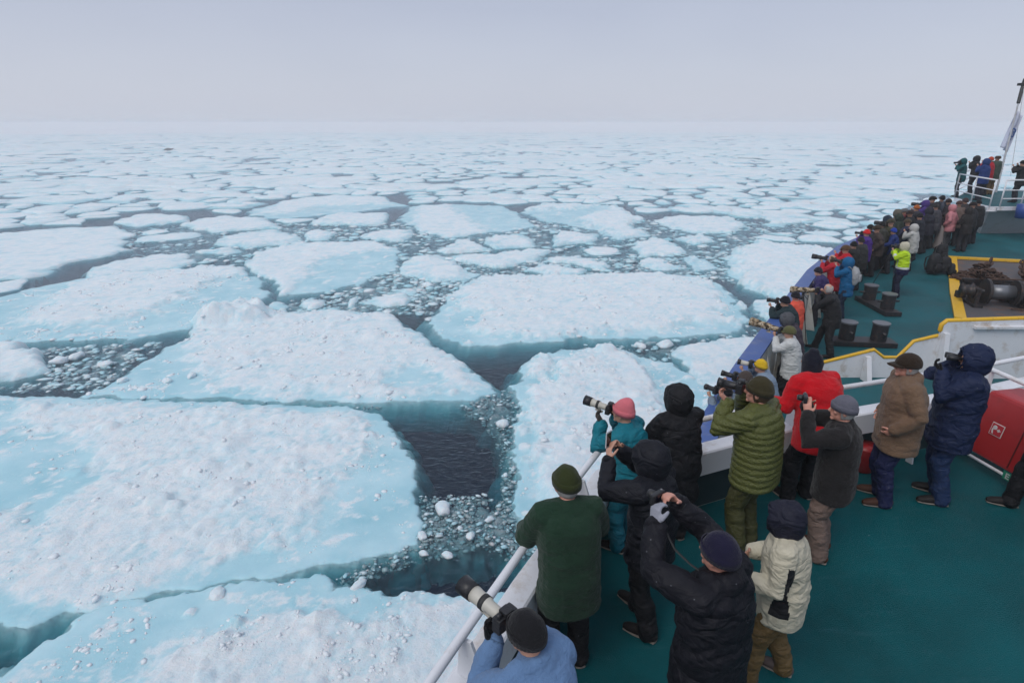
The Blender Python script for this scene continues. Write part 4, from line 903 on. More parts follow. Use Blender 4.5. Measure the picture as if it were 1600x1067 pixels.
def chain(path, label, r=0.055):
    P = [Vector(p) for p in path]; bm = bmesh.new(); k = 0
    t0 = empty('anchor_chain', P[0]); tag(t0, label, 'chain')
    proto = None
    for a, b in zip(P, P[1:]):
        n = max(1, int((b - a).length / (r * 3.4)))
        for i in range(n):
            c = a + (b - a) * (i + 0.5) / n; d, u, v = frame(b - a, (0, 0, 1))
            if proto is None:
                q = bmesh.new(); ring = [Vector((math.cos(th) * r * 1.5 + math.copysign(r * 0.9, math.cos(th)), math.sin(th) * r * 1.35, 0)) for th in [2 * math.pi * (j + 0.5) / 10 for j in range(10)]]
                vs_ = []
                for j, p in enumerate(ring):
                    tt = (ring[(j + 1) % 10] - ring[j - 1]).normalized(); nn = Vector((tt.y, -tt.x, 0))
                    vs_.append([q.verts.new(p + nn * math.cos(w) * r * 0.5 + Vector((0, 0, math.sin(w) * r * 0.5))) for w in [2 * math.pi * z / 6 for z in range(6)]])
                for j in range(10):
                    for z in range(6): q.faces.new((vs_[j][z], vs_[j][(z + 1) % 6], vs_[(j + 1) % 10][(z + 1) % 6], vs_[(j + 1) % 10][z]))
                o = bm_obj('link', q, RUST, t0, True); proto = o
            else: o = proto.copy(); COL.objects.link(o); o.parent = t0
            mt = Matrix((d, u if k % 2 else v, v if k % 2 else u)).transposed().to_4x4(); mt.translation = c - P[0]
            o.matrix_local = mt; k += 1
w0 = Vector(wl_.location)
chain([w0 + Vector((-0.5, 0.3, 1.0)), w0 + Vector((0.3, 1.3, 0.6)), w0 + Vector((1.4, 2.6, 0.4)), w0 + Vector((2.4, 3.6, 0.62))], 'rusty anchor chain left of the windlass drum', 0.075)
chain([w0 + Vector((0.9, 0.1, 1.0)), w0 + Vector((1.7, 1.2, 0.6)), w0 + Vector((2.6, 2.4, 0.4)), w0 + Vector((3.4, 3.4, 0.62))], 'rusty anchor chain right of the windlass drum', 0.075)
chn = bmesh.new()
for i in range(230):
    a = rng.uniform(0, 6.28); rr = rng.random() ** 0.6; h = rng.random() * 0.60 * (1 - rr)
    c = Vector((rr * math.cos(a) * 0.95, rr * math.sin(a) * 0.6, h + 0.08)); ro = Matrix.Rotation(rng.uniform(0, 3), 3, 'Z') @ Matrix.Rotation(rng.uniform(-0.7, 0.7), 3, 'X')
    ring = [ro @ Vector((math.cos(t) * 0.115, math.sin(t) * 0.065, 0)) + c for t in [2 * math.pi * j / 8 for j in range(9)]]
    add_loft(chn, ring, [0.026] * 9, n=5, caps=False)
hp = PWF(1530, 440); o = bm_obj('chain_heap', chn, RUST, smooth=True); o.location = (hp.x, hp.y, hp.z + 0.02); o.scale = (0.9, 0.9, 1.1); tag(o, 'rust brown heap of anchor chain beside the windlass', 'chain heap')

# platform at the bow
plz = 0.8; plt = empty('bow_platform', (20, 27, FORE)); tag(plt, 'raised bow lookout platform with white edge and grey sides', 'platform')
pl = [PW(1491, 309, plz), PW(1546, 323, plz), PW(1590, 323, plz), PW(1690, 322, plz), PW(1690, 298, plz), PW(1512, 298, plz)]
bm = bmesh.new(); add_poly(bm, [(p.x, p.y) for p in pl], plz - 0.16, plz - 0.004); loc_obj('edge_beam', bm, WHITE, plt)
cx_ = sum((p for p in pl), Vector()) / 6
bm = bmesh.new(); add_poly(bm, [(cx_.x + (p.x - cx_.x) * 0.97, cx_.y + (p.y - cx_.y) * 0.97) for p in pl], plz - 0.003, plz + 0.002); loc_obj('floor', bm, FOREM, plt)
bm = bmesh.new(); n_ = len(pl); t_ = [bm.verts.new((cx_.x + (p.x - cx_.x) * 0.95, cx_.y + (p.y - cx_.y) * 0.95, plz - 0.165)) for p in pl]; u_ = [bm.verts.new((cx_.x + (p.x - cx_.x) * 0.75, cx_.y + 0.6 + (p.y - cx_.y) * 0.75, FORE + 0.005)) for p in pl]
for k in range(n_): bm.faces.new((t_[k], t_[(k + 1) % n_], u_[(k + 1) % n_], u_[k]))
loc_obj('side_plating', bm, GREYP, plt)
def rail_run(parent, P0, P1, h=1.05, posts=3, lean=(0, 0)):
    P0, P1 = Vector(P0), Vector(P1)
    for f, nm in ((1.0, 'top_rail'), (0.62, 'mid_rail'), (0.3, 'mid_rail')):
        bm = bmesh.new(); add_tube(bm, P0 + Vector((0, 0, h * f)), P1 + Vector((0, 0, h * f)), 0.03 if f == 1 else 0.02, n=8); loc_obj(nm, bm, WHITE, parent, True)
    for k in range(posts):
        q = P0 + (P1 - P0) * k / (posts - 1); bm = bmesh.new(); add_tube(bm, q, q + Vector((0, 0, h)), 0.028, n=8); loc_obj('post', bm, WHITE, parent, True)
g1 = empty('railing', pl[0]); tag(g1, 'white three bar railing on the left of the bow platform', 'railing')
rail_run(g1, pl[0], pl[1], 1.05, 3); rail_run(g1, pl[5], pl[0], 1.05, 2)
g2 = empty('railing', pl[2]); tag(g2, 'white three bar railing on the right of the bow platform', 'railing')
rail_run(g2, PW(1562, 323, plz), pl[3], 1.05, 5)
lad = empty('ladder', PW(1546, 323, plz)); tag(lad, 'white steep ladder down from the bow platform', 'ladder')
la, lb = PW(1549, 326, plz - 0.02), PW(1533, 366, FORE + 0.03)
for s in (-0.22, 0.22):
    bm = bmesh.new(); add_tube(bm, la + Vector((s, 0, 0.05)), lb + Vector((s, 0, 0)), 0.025, n=8); loc_obj('stringer', bm, WHITE, lad, True)
for k in range(6):
    q = lb + (la - lb) * (k + 0.5) / 6; bm = bmesh.new(); add_box(bm, q, (0.42, 0.16, 0.025)); loc_obj('tread', bm, WHITE, lad)
# slanting white side plate with a dark fairlead
wp_ = empty('fairlead_plate', PW(1590, 372, FORE)); tag(wp_, 'slanting white plate with an oval fairlead right of the ladder', 'fairlead plate')
q0, q1, q2, q3 = PW(1573, 371, FORE + 0.01), PW(1660, 366, FORE + 0.01), None, None
bm = bmesh.new(); A = Vector((q0.x, q0.y, FORE + 0.01)); B = Vector((q1.x, q1.y, FORE + 0.01)); tz = plz - 0.55
pts_ = [A, B, B + Vector((0, 0.1, tz - FORE)), A + Vector((0.75, 0.15, tz - FORE))]
va = [bm.verts.new(p) for p in pts_]; vb = [bm.verts.new(p + Vector((0, 0.09, 0))) for p in pts_]
bm.faces.new(va); bm.faces.new(vb[::-1])
for k in range(4): bm.faces.new((va[k], vb[k], vb[(k + 1) % 4], va[(k + 1) % 4]))
loc_obj('plate', bm, WHITE, wp_)
for cx2, cz2, mat in ((0.8, 0.72, BLACKM), (1.35, 0.35, BLACKM)):
    bm = bmesh.new(); ring = [A + Vector((cx2 + 0.24 * math.cos(t), -0.02 + 0.06 * cz2, cz2 + 0.15 * math.sin(t))) for t in [2 * math.pi * j / 16 for j in range(17)]]; add_loft(bm, ring, [0.05] * 17, n=8, caps=False)
    add_ell(bm, A + Vector((cx2, 0.0 + 0.06 * cz2, cz2)), (0.2, 0.02, 0.12)); loc_obj('fairlead_rim', bm, mat, wp_, True)
bm = bmesh.new(); c = PW(1589, 335, plz); add_loft(bm, [(0, 0, 0), (0, 0, 0.02), (0, 0, 0.55), (0, 0, 0.56)], [0.2, 0.24, 0.27, 0.22], n=18, caps=False)
o = bm_obj('blue_tub', bm, pmat('blue_plastic', (0.02, 0.06, 0.25), 0.4), smooth=True); pp = PW(1590, 350, FORE + 0.6); o.location = (pl[2].x + 0.0, pl[2].y - 0.35, plz - 0.45); tag(o, 'blue tub hung on the platform edge right of the ladder', 'tub')
bm = bmesh.new(); add_ell(bm, (0, 0, 0), (0.3, 0.3, 0.04)); o.location.z = plz - 0.42; bm.free()
# raked flagpole with its flag
fb = PW(1556, 301, plz); Yt = fb.y + 1.9
b_p = (533.5 - 134) / FPX; dy_ = math.cos(PITCH) + b_p * math.sin(PITCH); dz_ = -math.sin(PITCH) + b_p * math.cos(PITCH); t_p = Yt / dy_
ft = Vector(((1598 - 800) / FPX * t_p, Yt, CZ + dz_ * t_p))
fp = empty('flagpole', fb); tag(fp, 'raked grey bow flagpole with a black lamp on its tip', 'flagpole')
bm = bmesh.new(); add_loft(bm, [fb, fb + (ft - fb) * 0.5, ft], [0.05, 0.042, 0.03], n=12); loc_obj('pole', bm, GREYP, fp, True)
bm = bmesh.new(); add_loft(bm, [ft - (ft - fb) * 0.16, ft - (ft - fb) * 0.02], [0.08, 0.075], n=10); add_box(bm, ft + Vector((0, 0, 0.05)), (0.5, 0.12, 0.12)); add_loft(bm, [ft, ft + Vector((0.03, 0, 0.28))], [0.08, 0.08], n=10); loc_obj('lamp', bm, RUBBER, fp)
bm = bmesh.new(); add_tube(bm, ft - (ft - fb) * 0.05 + Vector((0.1, 0, 0)), fb + Vector((0.5, 0, 0.8)), 0.012, n=6); loc_obj('halyard', bm, GREYP, fp)
fl = bmesh.new(); NU, NV = 10, 16; gv = []
p0 = fb + (ft - fb) * 0.77; 
for j in range(NV + 1):
    row = []
    for i in range(NU + 1):
        u = i / NU; v = j / NV; wdt = 0.25 + 0.12 * v
        q = p0 + Vector((0.06 + wdt * u - 0.32 * v, 0.10 * math.sin(u * 11 + v * 2), -1.75 * v - 0.25 * u))
        row.append(fl.verts.new(q))
    gv.append(row)
for j in range(NV):
    for i in range(NU): fl.faces.new((gv[j][i], gv[j][i + 1], gv[j + 1][i + 1], gv[j + 1][i]))
fo = empty('flag', p0); tag(fo, 'limp white flag with a blue emblem hanging from the flagpole', 'flag')
o = loc_obj('cloth', fl, fabric((0.60, 0.62, 0.74), 'shell'), fo, True); sm_ = o.modifiers.new('t', 'SOLIDIFY'); sm_.thickness = 0.01
em = bmesh.new(); ec = p0 + Vector((0.02, -0.13, -1.12))
for rr, a0, a1 in ((0.17, 0.4, 4.6), (0.09, 3.4, 7.6)):
    pts_ = [ec + Vector((rr * math.cos(t) * 0.8, 0.0, rr * 1.5 * math.sin(t))) for t in [a0 + (a1 - a0) * j / 14 for j in range(15)]]; add_loft(em, pts_, [(0.035, 0.012)] * 15, n=6)
loc_obj('emblem', em, pmat('emblem_blue', (0.03, 0.1, 0.3), 0.6), fo, True)

# red fire-hose cabinet on its white stand
b0, b1_ = PW(1500, 697, 0.16), PW(1572, 738, 0.16); d_ = (b1_ - b0); ang = math.atan2(d_.y, d_.x)
hb = empty('hose_cabinet', (b0.x, b0.y, 0), ang); tag(hb, 'red fire hose cabinet with a pictogram, on a white stand', 'cabinet')
Lc = 0.95
bm = bmesh.new(); add_box(bm, (Lc / 2, 0.24, 0.56), (Lc, 0.46, 0.78), bev=0.04)
for v in bm.verts:
    k = (v.co.z - 0.17) / 0.78; v.co.y += 0.14 * k; v.co.x += 0.04 * k
bm_obj('cabinet_body', bm, REDP, hb)
bm = bmesh.new(); add_box(bm, (Lc * 0.63, 0.01 + 0.07, 0.56), (0.012, 0.02, 0.7)); 
for v in bm.verts: v.co.y += 0.14 * ((v.co.z - 0.56) / 0.78)
bm_obj('door_seam', bm, pmat('seam_dark', (0.08, 0.006, 0.006), 0.6), hb)
bm = bmesh.new()
for a, b in (((0, -0.02, 0.13), (Lc, -0.02, 0.13)), ((0, -0.02, 0.13), (0, 0.45, 0.13)), ((0, -0.02, 0.13), (-0.03, -0.02, 0.0)), ((Lc, -0.02, 0.13), (Lc, -0.02, 0)), ((0, 0.45, 0.13), (0, 0.45, 0.0)), ((-0.06, -0.02, 0.36), (-0.06, 0.0, 0.0))):
    add_tube(bm, a, b, 0.02, n=8)
bm_obj('stand', bm, WHITE, hb, True)
SIGNW = pmat('sign_white', (0.62, 0.6, 0.58), 0.5, vary=0.01); SIGNR = pmat('sign_red', (0.42, 0.02, 0.03), 0.5, vary=0.01); SIGNG = pmat('sign_green', (0.02, 0.25, 0.15), 0.5, vary=0.01)
def plate(pts, y, name, mat, th=0.004, par=hb):
    bm = bmesh.new(); a = [bm.verts.new((x, y(z) , z)) for x, z in pts]; b = [bm.verts.new((x, y(z) - th, z)) for x, z in pts]; n = len(pts)
    bm.faces.new(a[::-1]); bm.faces.new(b)
    for k in range(n): bm.faces.new((a[k], a[(k + 1) % n], b[(k + 1) % n], b[k]))
    return bm_obj(name, bm, mat, par)
yf = lambda z: 0.005 + 0.14 * (z - 0.17) / 0.78 - 0.003
def rct(x0, z0, x1, z1): return [(x0, z0), (x1, z0), (x1, z1), (x0, z1)]
sx, sz, S_ = 0.245, 0.48, 0.15
plate(rct(sx, sz, sx + S_, sz + S_), yf, 'sign', SIGNW)
y2 = lambda z: yf(z) - 0.0045
plate(rct(sx + 0.008, sz + 0.008, sx + S_ - 0.008, sz + S_ - 0.008), y2, 'sign_field', SIGNR, 0.003)
y3 = lambda z: yf(z) - 0.008
plate([(sx + 0.02 + 0.03 + 0.026 * math.cos(t), sz + 0.098 + 0.026 * math.sin(t)) for t in [2 * math.pi * j / 14 for j in range(14)]], y3, 'hose_pictogram', SIGNW, 0.002)
plate([(sx + 0.03, sz + 0.11), (sx + 0.02, sz + 0.06), (sx + 0.035, sz + 0.02), (sx + 0.05, sz + 0.02), (sx + 0.038, sz + 0.06), (sx + 0.045, sz + 0.1)], y3, 'hose_pictogram', SIGNW, 0.002)
plate(rct(sx + 0.08, sz + 0.07, sx + 0.125, sz + 0.083), y3, 'hose_pictogram', SIGNW, 0.002); plate(rct(sx + 0.095, sz + 0.058, sx + 0.108, sz + 0.095), y3, 'hose_pictogram', SIGNW, 0.002)
# small green E plate at the cabinet's lower corner
eo = lambda z: -0.045; 
plate(rct(0.62, 0.10, 0.74, 0.20), eo, 'letter_plate', SIGNG)
e2 = lambda z: -0.0495
for q in (rct(0.655, 0.115, 0.668, 0.185), rct(0.67, 0.172, 0.70, 0.185), rct(0.67, 0.144, 0.695, 0.156), rct(0.67, 0.115, 0.70, 0.128)): plate(q, e2, 'letter_E', SIGNW, 0.002)
bk = PW(1346, 733, 0.0); bm = bmesh.new(); add_loft(bm, [(0, 0, 0.0), (0, 0, 0.01), (0, 0, 0.31), (0, 0, 0.33)], [0.10, 0.12, 0.15, 0.155], n=22, caps=False)
o = bm_obj('fire_bucket', bm, REDP, smooth=True); o.location = (bk.x, bk.y, 0.004); tag(o, 'red fire bucket on the deck behind the brown jacket man', 'bucket')

# bags on the foredeck
BAGM = fabric((0.018, 0.018, 0.020), 'shell')
def bag(px, py, rz, label, s=1.0, mat=BAGM, lie=0.0, z=FORE):
    c = PWF(px, py); t = empty('backpack', (c.x, c.y, c.z + 0.005), rz); t.scale = (s, s, s); t.rotation_euler.x = lie; tag(t, label, 'backpack')
    bm = bmesh.new(); add_loft(bm, [(0, 0, 0.04), (0, 0, 0.12), (0, 0, 0.34), (0, 0, 0.48), (0, 0, 0.53)], [(0.15, 0.08), (0.17, 0.11), (0.17, 0.11), (0.13, 0.09), (0.07, 0.05)], side=(1, 0, 0), n=18, sq=0.7, caps=False); bm_obj('pack_body', bm, mat, t, True)
    bm = bmesh.new(); add_loft(bm, [(0, -0.13, 0.08), (0, -0.15, 0.14), (0, -0.14, 0.26)], [(0.11, 0.04), (0.12, 0.05), (0.09, 0.03)], side=(1, 0, 0), n=14, sq=0.7); bm_obj('front_pocket', bm, mat, t, True)
    for s_ in (-1, 1):
        bm = bmesh.new(); add_loft(bm, [(s_ * 0.07, 0.08, 0.46), (s_ * 0.09, 0.17, 0.4), (s_ * 0.11, 0.16, 0.22), (s_ * 0.13, 0.09, 0.1)], [(0.03, 0.01)] * 4, side=(1, 0, 0), n=8); bm_obj('strap', bm, RUBBER, t, True)
    bm = bmesh.new(); add_loft(bm, [(-0.04, 0.05, 0.5), (-0.03, 0.06, 0.57), (0.03, 0.06, 0.57), (0.04, 0.05, 0.5)], [0.012] * 4, n=8); bm_obj('grab_handle', bm, RUBBER, t, True)
    return t
bag(1455, 428, 0.3, 'black backpack standing open left of the other deck bags', 1.35)
bag(1473, 427, -0.5, 'black backpack leaning on the others beside the yellow line', 1.1)
bag(1484, 432, 1.2, 'small dark rounded bag touching the yellow line', 0.85)
bag(1468, 408, 0.1, 'black backpack at the back of the deck bags', 1.2)
vp = PWF(1464, 388); bm = bmesh.new(); add_loft(bm, [(0, 0, 0), (0, 0, 0.1), (0, 0, 0.3), (0, 0, 0.85), (0, 0, 1.0)], [0.34, 0.34, 0.26, 0.17, 0.10], n=20, caps=False)
o = bm_obj('deck_ventilator', bm, pmat('taupe_paint', (0.2, 0.17, 0.16), 0.5), smooth=True); o.location = (vp.x, vp.y, vp.z + 0.004); o.scale = (0.6, 0.6, 0.9); tag(o, 'taupe cone shaped deck ventilator behind the black bags', 'ventilator')

# ============================================================ PEOPLE
SKIN = pmat('skin', (0.50, 0.27, 0.19), 0.5, bump=0.15, bscale=60, vary=0.12, vscale=12)
SKINP = pmat('pink_skin', (0.56, 0.27, 0.20), 0.5, bump=0.15, bscale=60, vary=0.15, vscale=12)
HAIRG = pmat('grey_hair', (0.42, 0.40, 0.38), 0.7, bump=0.9, bscale=120, vary=0.25, vscale=40)
HAIRB = pmat('brown_hair', (0.07, 0.04, 0.022), 0.6, bump=0.9, bscale=120, vary=0.3, vscale=40)
EYEM = pmat('eye', (0.04, 0.03, 0.03), 0.2)
SHOEB = pmat('black_shoe', (0.014, 0.012, 0.012), 0.6, bump=0.3, spec=0.2)
SHOEN = pmat('brown_shoe', (0.06, 0.025, 0.015), 0.6, bump=0.3, spec=0.2)
SOLE = pmat('shoe_sole', (0.18, 0.16, 0.14), 0.7)
GLASS = pmat('lens_glass', (0.01, 0.01, 0.02), 0.08, coat=1.0)
CAMB = pmat('camera_black', (0.016, 0.016, 0.018), 0.42, bump=0.3, bscale=90)
LENSW = pmat('lens_light_grey', (0.50, 0.48, 0.42), 0.45, vary=0.03)
def camo_mat():
    m, n, l, p = new_mat('camo_lens_cover'); tc = n.new('ShaderNodeTexCoord'); t = n.new('ShaderNodeTexNoise'); t.inputs['Scale'].default_value = 16; t.inputs['Detail'].default_value = 3
    l.new(tc.outputs['Object'], t.inputs['Vector']); r = n.new('ShaderNodeValToRGB'); r.color_ramp.interpolation = 'CONSTANT'; l.new(t.outputs[0], r.inputs[0])
    e = r.color_ramp.elements; e[0].color = (0.05, 0.035, 0.02, 1); e[1].position = 0.46; e[1].color = (0.30, 0.22, 0.13, 1); x = e.new(0.56); x.color = (0.50, 0.43, 0.33, 1); x = e.new(0.64); x.color = (0.10, 0.07, 0.04, 1)
    l.new(r.outputs[0], p.inputs['Base Color']); p.inputs['Roughness'].default_value = 0.8; return m
CAMO = camo_mat()
METAL = pmat('tripod_metal', (0.03, 0.03, 0.033), 0.4, metal=0.4)
REFL = pmat('reflective_band', (0.55, 0.57, 0.58), 0.3)

TMP = bpy.data.collections.new('tmp'); COL.children.link(TMP)
def remeshed(bm, voxel, smooth=3, disp=None, name='m'):
    """union of closed shapes as one continuous smooth surface"""
    me = bpy.data.meshes.new('t'); bmesh.ops.recalc_face_normals(bm, faces=bm.faces[:]); bm.to_mesh(me); bm.free()
    o = bpy.data.objects.new('t', me); TMP.objects.link(o)
    r = o.modifiers.new('r', 'REMESH'); r.mode = 'VOXEL'; r.voxel_size = voxel; r.use_smooth_shade = True
    s = o.modifiers.new('s', 'SMOOTH'); s.factor = 0.5; s.iterations = smooth
    dg = bpy.context.evaluated_depsgraph_get(); out = bpy.data.meshes.new_from_object(o.evaluated_get(dg)); out.name = name
    bpy.data.objects.remove(o); bpy.data.meshes.remove(me)
    if disp is not None:
        n = len(out.vertices); co = np.empty(n * 3, np.float32); out.vertices.foreach_get('co', co); no = np.empty(n * 3, np.float32); out.vertices.foreach_get('normal', no)
        co = co.reshape(-1, 3); no = no.reshape(-1, 3); d = disp(co, no); co += no * d[:, None]; out.vertices.foreach_set('co', co.ravel())
    out.polygons.foreach_set('use_smooth', [True] * len(out.polygons)); out.update()
    return out
def put(name, me, mat, parent):
    me.materials.clear(); me.materials.append(mat); o = bpy.data.objects.new(name, me); COL.objects.link(o); o.parent = parent; return o
def n3(co, f, s=0.0):
    """cheap 3-D noise from 2-D slices"""
    x, y, z = co[:, 0] * f + s, co[:, 1] * f - s, co[:, 2] * f
    return (pnoise(x + 0.37 * z, y + 5.1 + 0.9 * z) + pnoise(y + 0.4 * x + 11, z + 3.3) + pnoise(z + 7.7, x + 0.3 * y + s)) / 2.0
def folds(seed, amp=0.012):
    def d(co, no):
        q = co.copy(); q[:, 2] *= 1.25; q[:, 0] *= 0.9
        w = q + 0.10 * np.stack([n3(q, 4, seed), n3(q, 4, seed + 3), n3(q, 4, seed + 6)], 1)
        a = n3(w, 5.5, seed); b = 1 - np.abs(n3(w, 8, seed + 20)) * 2.2
        return (amp * (0.9 * a + 0.55 * b * 0.6) + 0.004 * n3(co, 26, seed)).astype(np.float32)
    return d
def quilt(seed, pitch=0.058):
    def d(co, no):
        t = (co[:, 2] + 0.010 * n3(co, 6, seed)) / pitch
        return (0.016 * np.abs(np.sin(np.pi * t)) ** 0.55 - 0.008 + 0.004 * n3(co, 18, seed)).astype(np.float32)
    return d
def rotx(a): return Matrix.Rotation(a, 3, 'X')
def rotz(a): return Matrix.Rotation(a, 3, 'Z')

def hand_mesh(bm, w, d, n, curl=0.6, thick=1.0, side=1, detail=True, s=1.0):
    """palm, four fingers of unequal length, thumb leaving the side of the palm. d: direction, n: palm normal"""
    d = Vector(d).normalized(); n = Vector(n); n = (n - d * n.dot(d)).normalized(); x = d.cross(n) * side; k = thick
    add_loft(bm, [w - d * 0.02 * s, w + d * 0.03 * s, w + d * 0.085 * s], [(0.027 * k * s, 0.020 * k * s), (0.037 * k * s, 0.018 * k * s), (0.040 * k * s, 0.015 * k * s)], side=x, n=12)
    if not detail: add_ell(bm, w + d * 0.10 * s + n * 0.02, (0.04 * k * s,) * 3, u=10, v=6); return
    for i, (off, L) in enumerate(((0.030, 0.072), (0.010, 0.080), (-0.011, 0.075), (-0.031, 0.060))):
        p = w + d * 0.075 * s + x * off * s; a = 0.0; path = [p]
        for j, f in enumerate((0.45, 0.32, 0.27)):
            a += curl * (0.55 + 0.3 * j) + 0.06 * i; dd = d * math.cos(a) + n * math.sin(a); p = p + dd * L * f * s * 1.05; path.append(p)
        add_loft(bm, path, [0.0098 * k * s, 0.0095 * k * s, 0.0088 * k * s, 0.0078 * k * s], n=8)
    p = w + d * 0.02 * s + x * 0.030 * s; t1 = (d * 0.6 + x * 0.75 + n * 0.25).normalized(); t2 = (d * 0.85 + x * 0.25 + n * (0.3 + 0.4 * curl)).normalized()
    add_loft(bm, [p, p + t1 * 0.035 * s, p + t1 * 0.035 * s + t2 * 0.03 * s, p + t1 * 0.035 * s + t2 * 0.053 * s], [0.014 * k * s, 0.0125 * k * s, 0.011 * k * s, 0.009 * k * s], n=8)

def ik(S, W, l1, l2, hint):
    v = W - S; L = min(v.length, (l1 + l2) * 0.995); d = v.normalized(); W = S + d * L
    a = (l1 * l1 - l2 * l2 + L * L) / (2 * L); h = math.sqrt(max(0, l1 * l1 - a * a)); u = Vector(hint); u = (u - d * u.dot(d)).normalized()
    return S + d * a + u * h, W

NP = [0]
PEOPLE = {}
def person(label, px, py, face=50, height=1.75, deck=DECK, lean=6, pose='camera', yaw=0, pitch=0, jacket=(0.02, 0.02, 0.025), jk='shell', trousers=(0.02, 0.02, 0.025), shoes=None,
           head='hood', headcol=None, bulk=1.0, voxel=0.013, hem=-0.14, stance=0.12, gloves=None, skin=SKIN, seed=None, detail=True, step=0.0, down_hood=False, hair=None, hands=None, group=None, feet=None, brow=True, quilted=False, tweak=None):
    """px, py: where the centre of the head shows in the photo; face: heading, degrees to the left of straight ahead"""
    NP[0] += 1; seed = NP[0] * 3.1 if seed is None else seed; s = height / 1.77; L = R(lean)
    pel = Vector((0, -0.30 * math.sin(L), 0.94 - 0.03 * math.sin(L)))
    sp1 = pel + rotx(-L * 0.45) @ Vector((0, 0, 0.19)); sp2 = sp1 + rotx(-L * 0.8) @ Vector((0, 0, 0.19)); nb = sp2 + rotx(-L) @ Vector((0, 0, 0.17))
    hp_ = R(pitch); neckd = rotx(-L * 0.7 - hp_ * 0.4) @ Vector((0, 0.015, 0.135)); hc = nb + neckd
    Hm = rotz(R(yaw)) @ rotx(-hp_)
    sc_ = sp2 + rotx(-L) @ Vector((0, 0, 0.115))
    sh = {sd: sc_ + Vector((0.178 * sd * (0.55 + 0.45 * bulk), 0.0, 0)) for sd in (-1, 1)}
    fwd = Hm @ Vector((0, 1, 0)); upv = Hm @ Vector((0, 0, 1)); rt = Hm @ Vector((1, 0, 0))
    P = {}
    def H_(x, y, z): return hc + rt * x + fwd * y + upv * z
    if pose == 'camera': P = {1: (H_(0.085, 0.12, -0.09), (-0.2, 0.4, 0.8), (-0.9, 0.2, 0)), -1: (H_(-0.03, 0.24, -0.15), (0.1, 0.75, 0.55), (0.1, -0.2, 1))}
    elif pose == 'tele': P = {1: (H_(0.09, 0.11, -0.11), (-0.15, 0.5, 0.8), (-0.9, 0.2, 0)), -1: (H_(-0.03, 0.22, -0.16), (0.10, 0.62, 0.75), (0.2, -0.6, 0.8))}
    elif pose == 'phone': P = {1: (H_(0.10, 0.36, -0.14), (-0.25, 0.35, 0.9), (-0.9, -0.2, 0.1)), -1: (H_(-0.10, 0.36, -0.14), (0.25, 0.35, 0.9), (0.9, -0.2, 0.1))}
    elif pose == 'rail': P = {1: (Vector((0.24, pel.y + 0.42, 1.06)), (-0.5, 0.6, -0.3), (0, -0.3, -1)), -1: (Vector((-0.24, pel.y + 0.42, 1.06)), (0.5, 0.6, -0.3), (0, -0.3, -1))}
    elif pose == 'pocket': P = {1: (Vector((0.25, pel.y + 0.12, 0.98)), (-0.5, 0.5, -0.7), (-1, 0, 0)), -1: (Vector((-0.25, pel.y + 0.12, 0.98)), (0.5, 0.5, -0.7), (1, 0, 0))}
    elif pose == 'belly': P = {1: (Vector((0.17, pel.y + 0.30, 1.10)), (-0.9, 0.4, 0.0), (-0.3, -1, 0)), -1: (Vector((-0.17, pel.y + 0.30, 1.10)), (0.9, 0.4, 0.0), (0.3, -1, 0))}
    else: P = {1: (Vector((0.27, pel.y + 0.05, 0.82)), (0, 0.15, -1), (-1, 0, 0)), -1: (Vector((-0.27, pel.y + 0.05, 0.82)), (0, 0.15, -1), (1, 0, 0))}
    if hands:
        for k, v in hands.items(): P[k] = (H_(*v[0]), v[1], v[2])
    root_me_bm = bmesh.new(); bm = root_me_bm
    skinr = 1.0
    # ---- body: one continuous figure
    def HV(x, y, z): return hc + Hm @ Vector((x, y, z))
    add_ell(bm, HV(0, -0.005, 0.01), (0.076, 0.096, 0.112), Hm); add_ell(bm, HV(0, 0.022, -0.055), (0.058, 0.068, 0.068), Hm)
    if detail:
        add_loft(bm, [HV(0, 0.088, 0.022), HV(0, 0.104, -0.002), HV(0, 0.117, -0.026), HV(0, 0.100, -0.036)], [0.010, 0.012, 0.016, 0.012], n=8)
        add_loft(bm, [HV(-0.035, 0.080, 0.036), HV(0, 0.094, 0.034), HV(0.035, 0.080, 0.036)], [0.012] * 3, n=8)
        add_loft(bm, [HV(-0.02, 0.088, -0.064), HV(0, 0.096, -0.063), HV(0.02, 0.088, -0.064)], [0.0085] * 3, n=8)
        add_ell(bm, HV(0, 0.080, -0.098), (0.026, 0.02, 0.02), Hm)
        for q in (-1, 1): add_ell(bm, HV(q * 0.083, -0.004, -0.012), (0.010, 0.022, 0.034), Hm @ rotz(-q * 0.35)); add_ell(bm, HV(q * 0.045, 0.068, -0.02), (0.022, 0.02, 0.022), Hm)
    add_loft(bm, [nb - Vector((0, 0, 0.03)), nb + neckd * 0.35, hc - neckd * 0.15], [0.062, 0.056, 0.054], n=12)
    add_loft(bm, [pel - Vector((0, 0, 0.04)), sp1, sp2, sc_, nb], [(0.15, 0.10), (0.125, 0.09), (0.15, 0.10), (0.155, 0.085), (0.06, 0.06)], side=(1, 0, 0), n=16)
    arms = {}
    for q in (-1, 1):
        w, hd, hn = P[q]; hint = (q * 0.75, -0.25, -0.8) if pose in ('camera', 'tele', 'phone') else (q * 0.55, -0.9, -0.5)
        el, w = ik(sh[q], w, 0.295, 0.265, hint); arms[q] = (el, w)
        add_loft(bm, [sh[q], sh[q] * 0.5 + el * 0.5, el, el * 0.5 + w * 0.5, w], [0.048, 0.043, 0.035, 0.033, 0.025], n=10)
        hd = Hm @ Vector(hd) if pose in ('camera', 'tele', 'phone') or hands else Vector(hd); hn = Hm @ Vector(hn) if pose in ('camera', 'tele', 'phone') or hands else Vector(hn)
        hand_mesh(bm, w, hd, hn, 0.75 if pose in ('camera', 'tele', 'phone') else 0.45, side=q, detail=detail)
        arms[q] = (el, w, hd, hn)
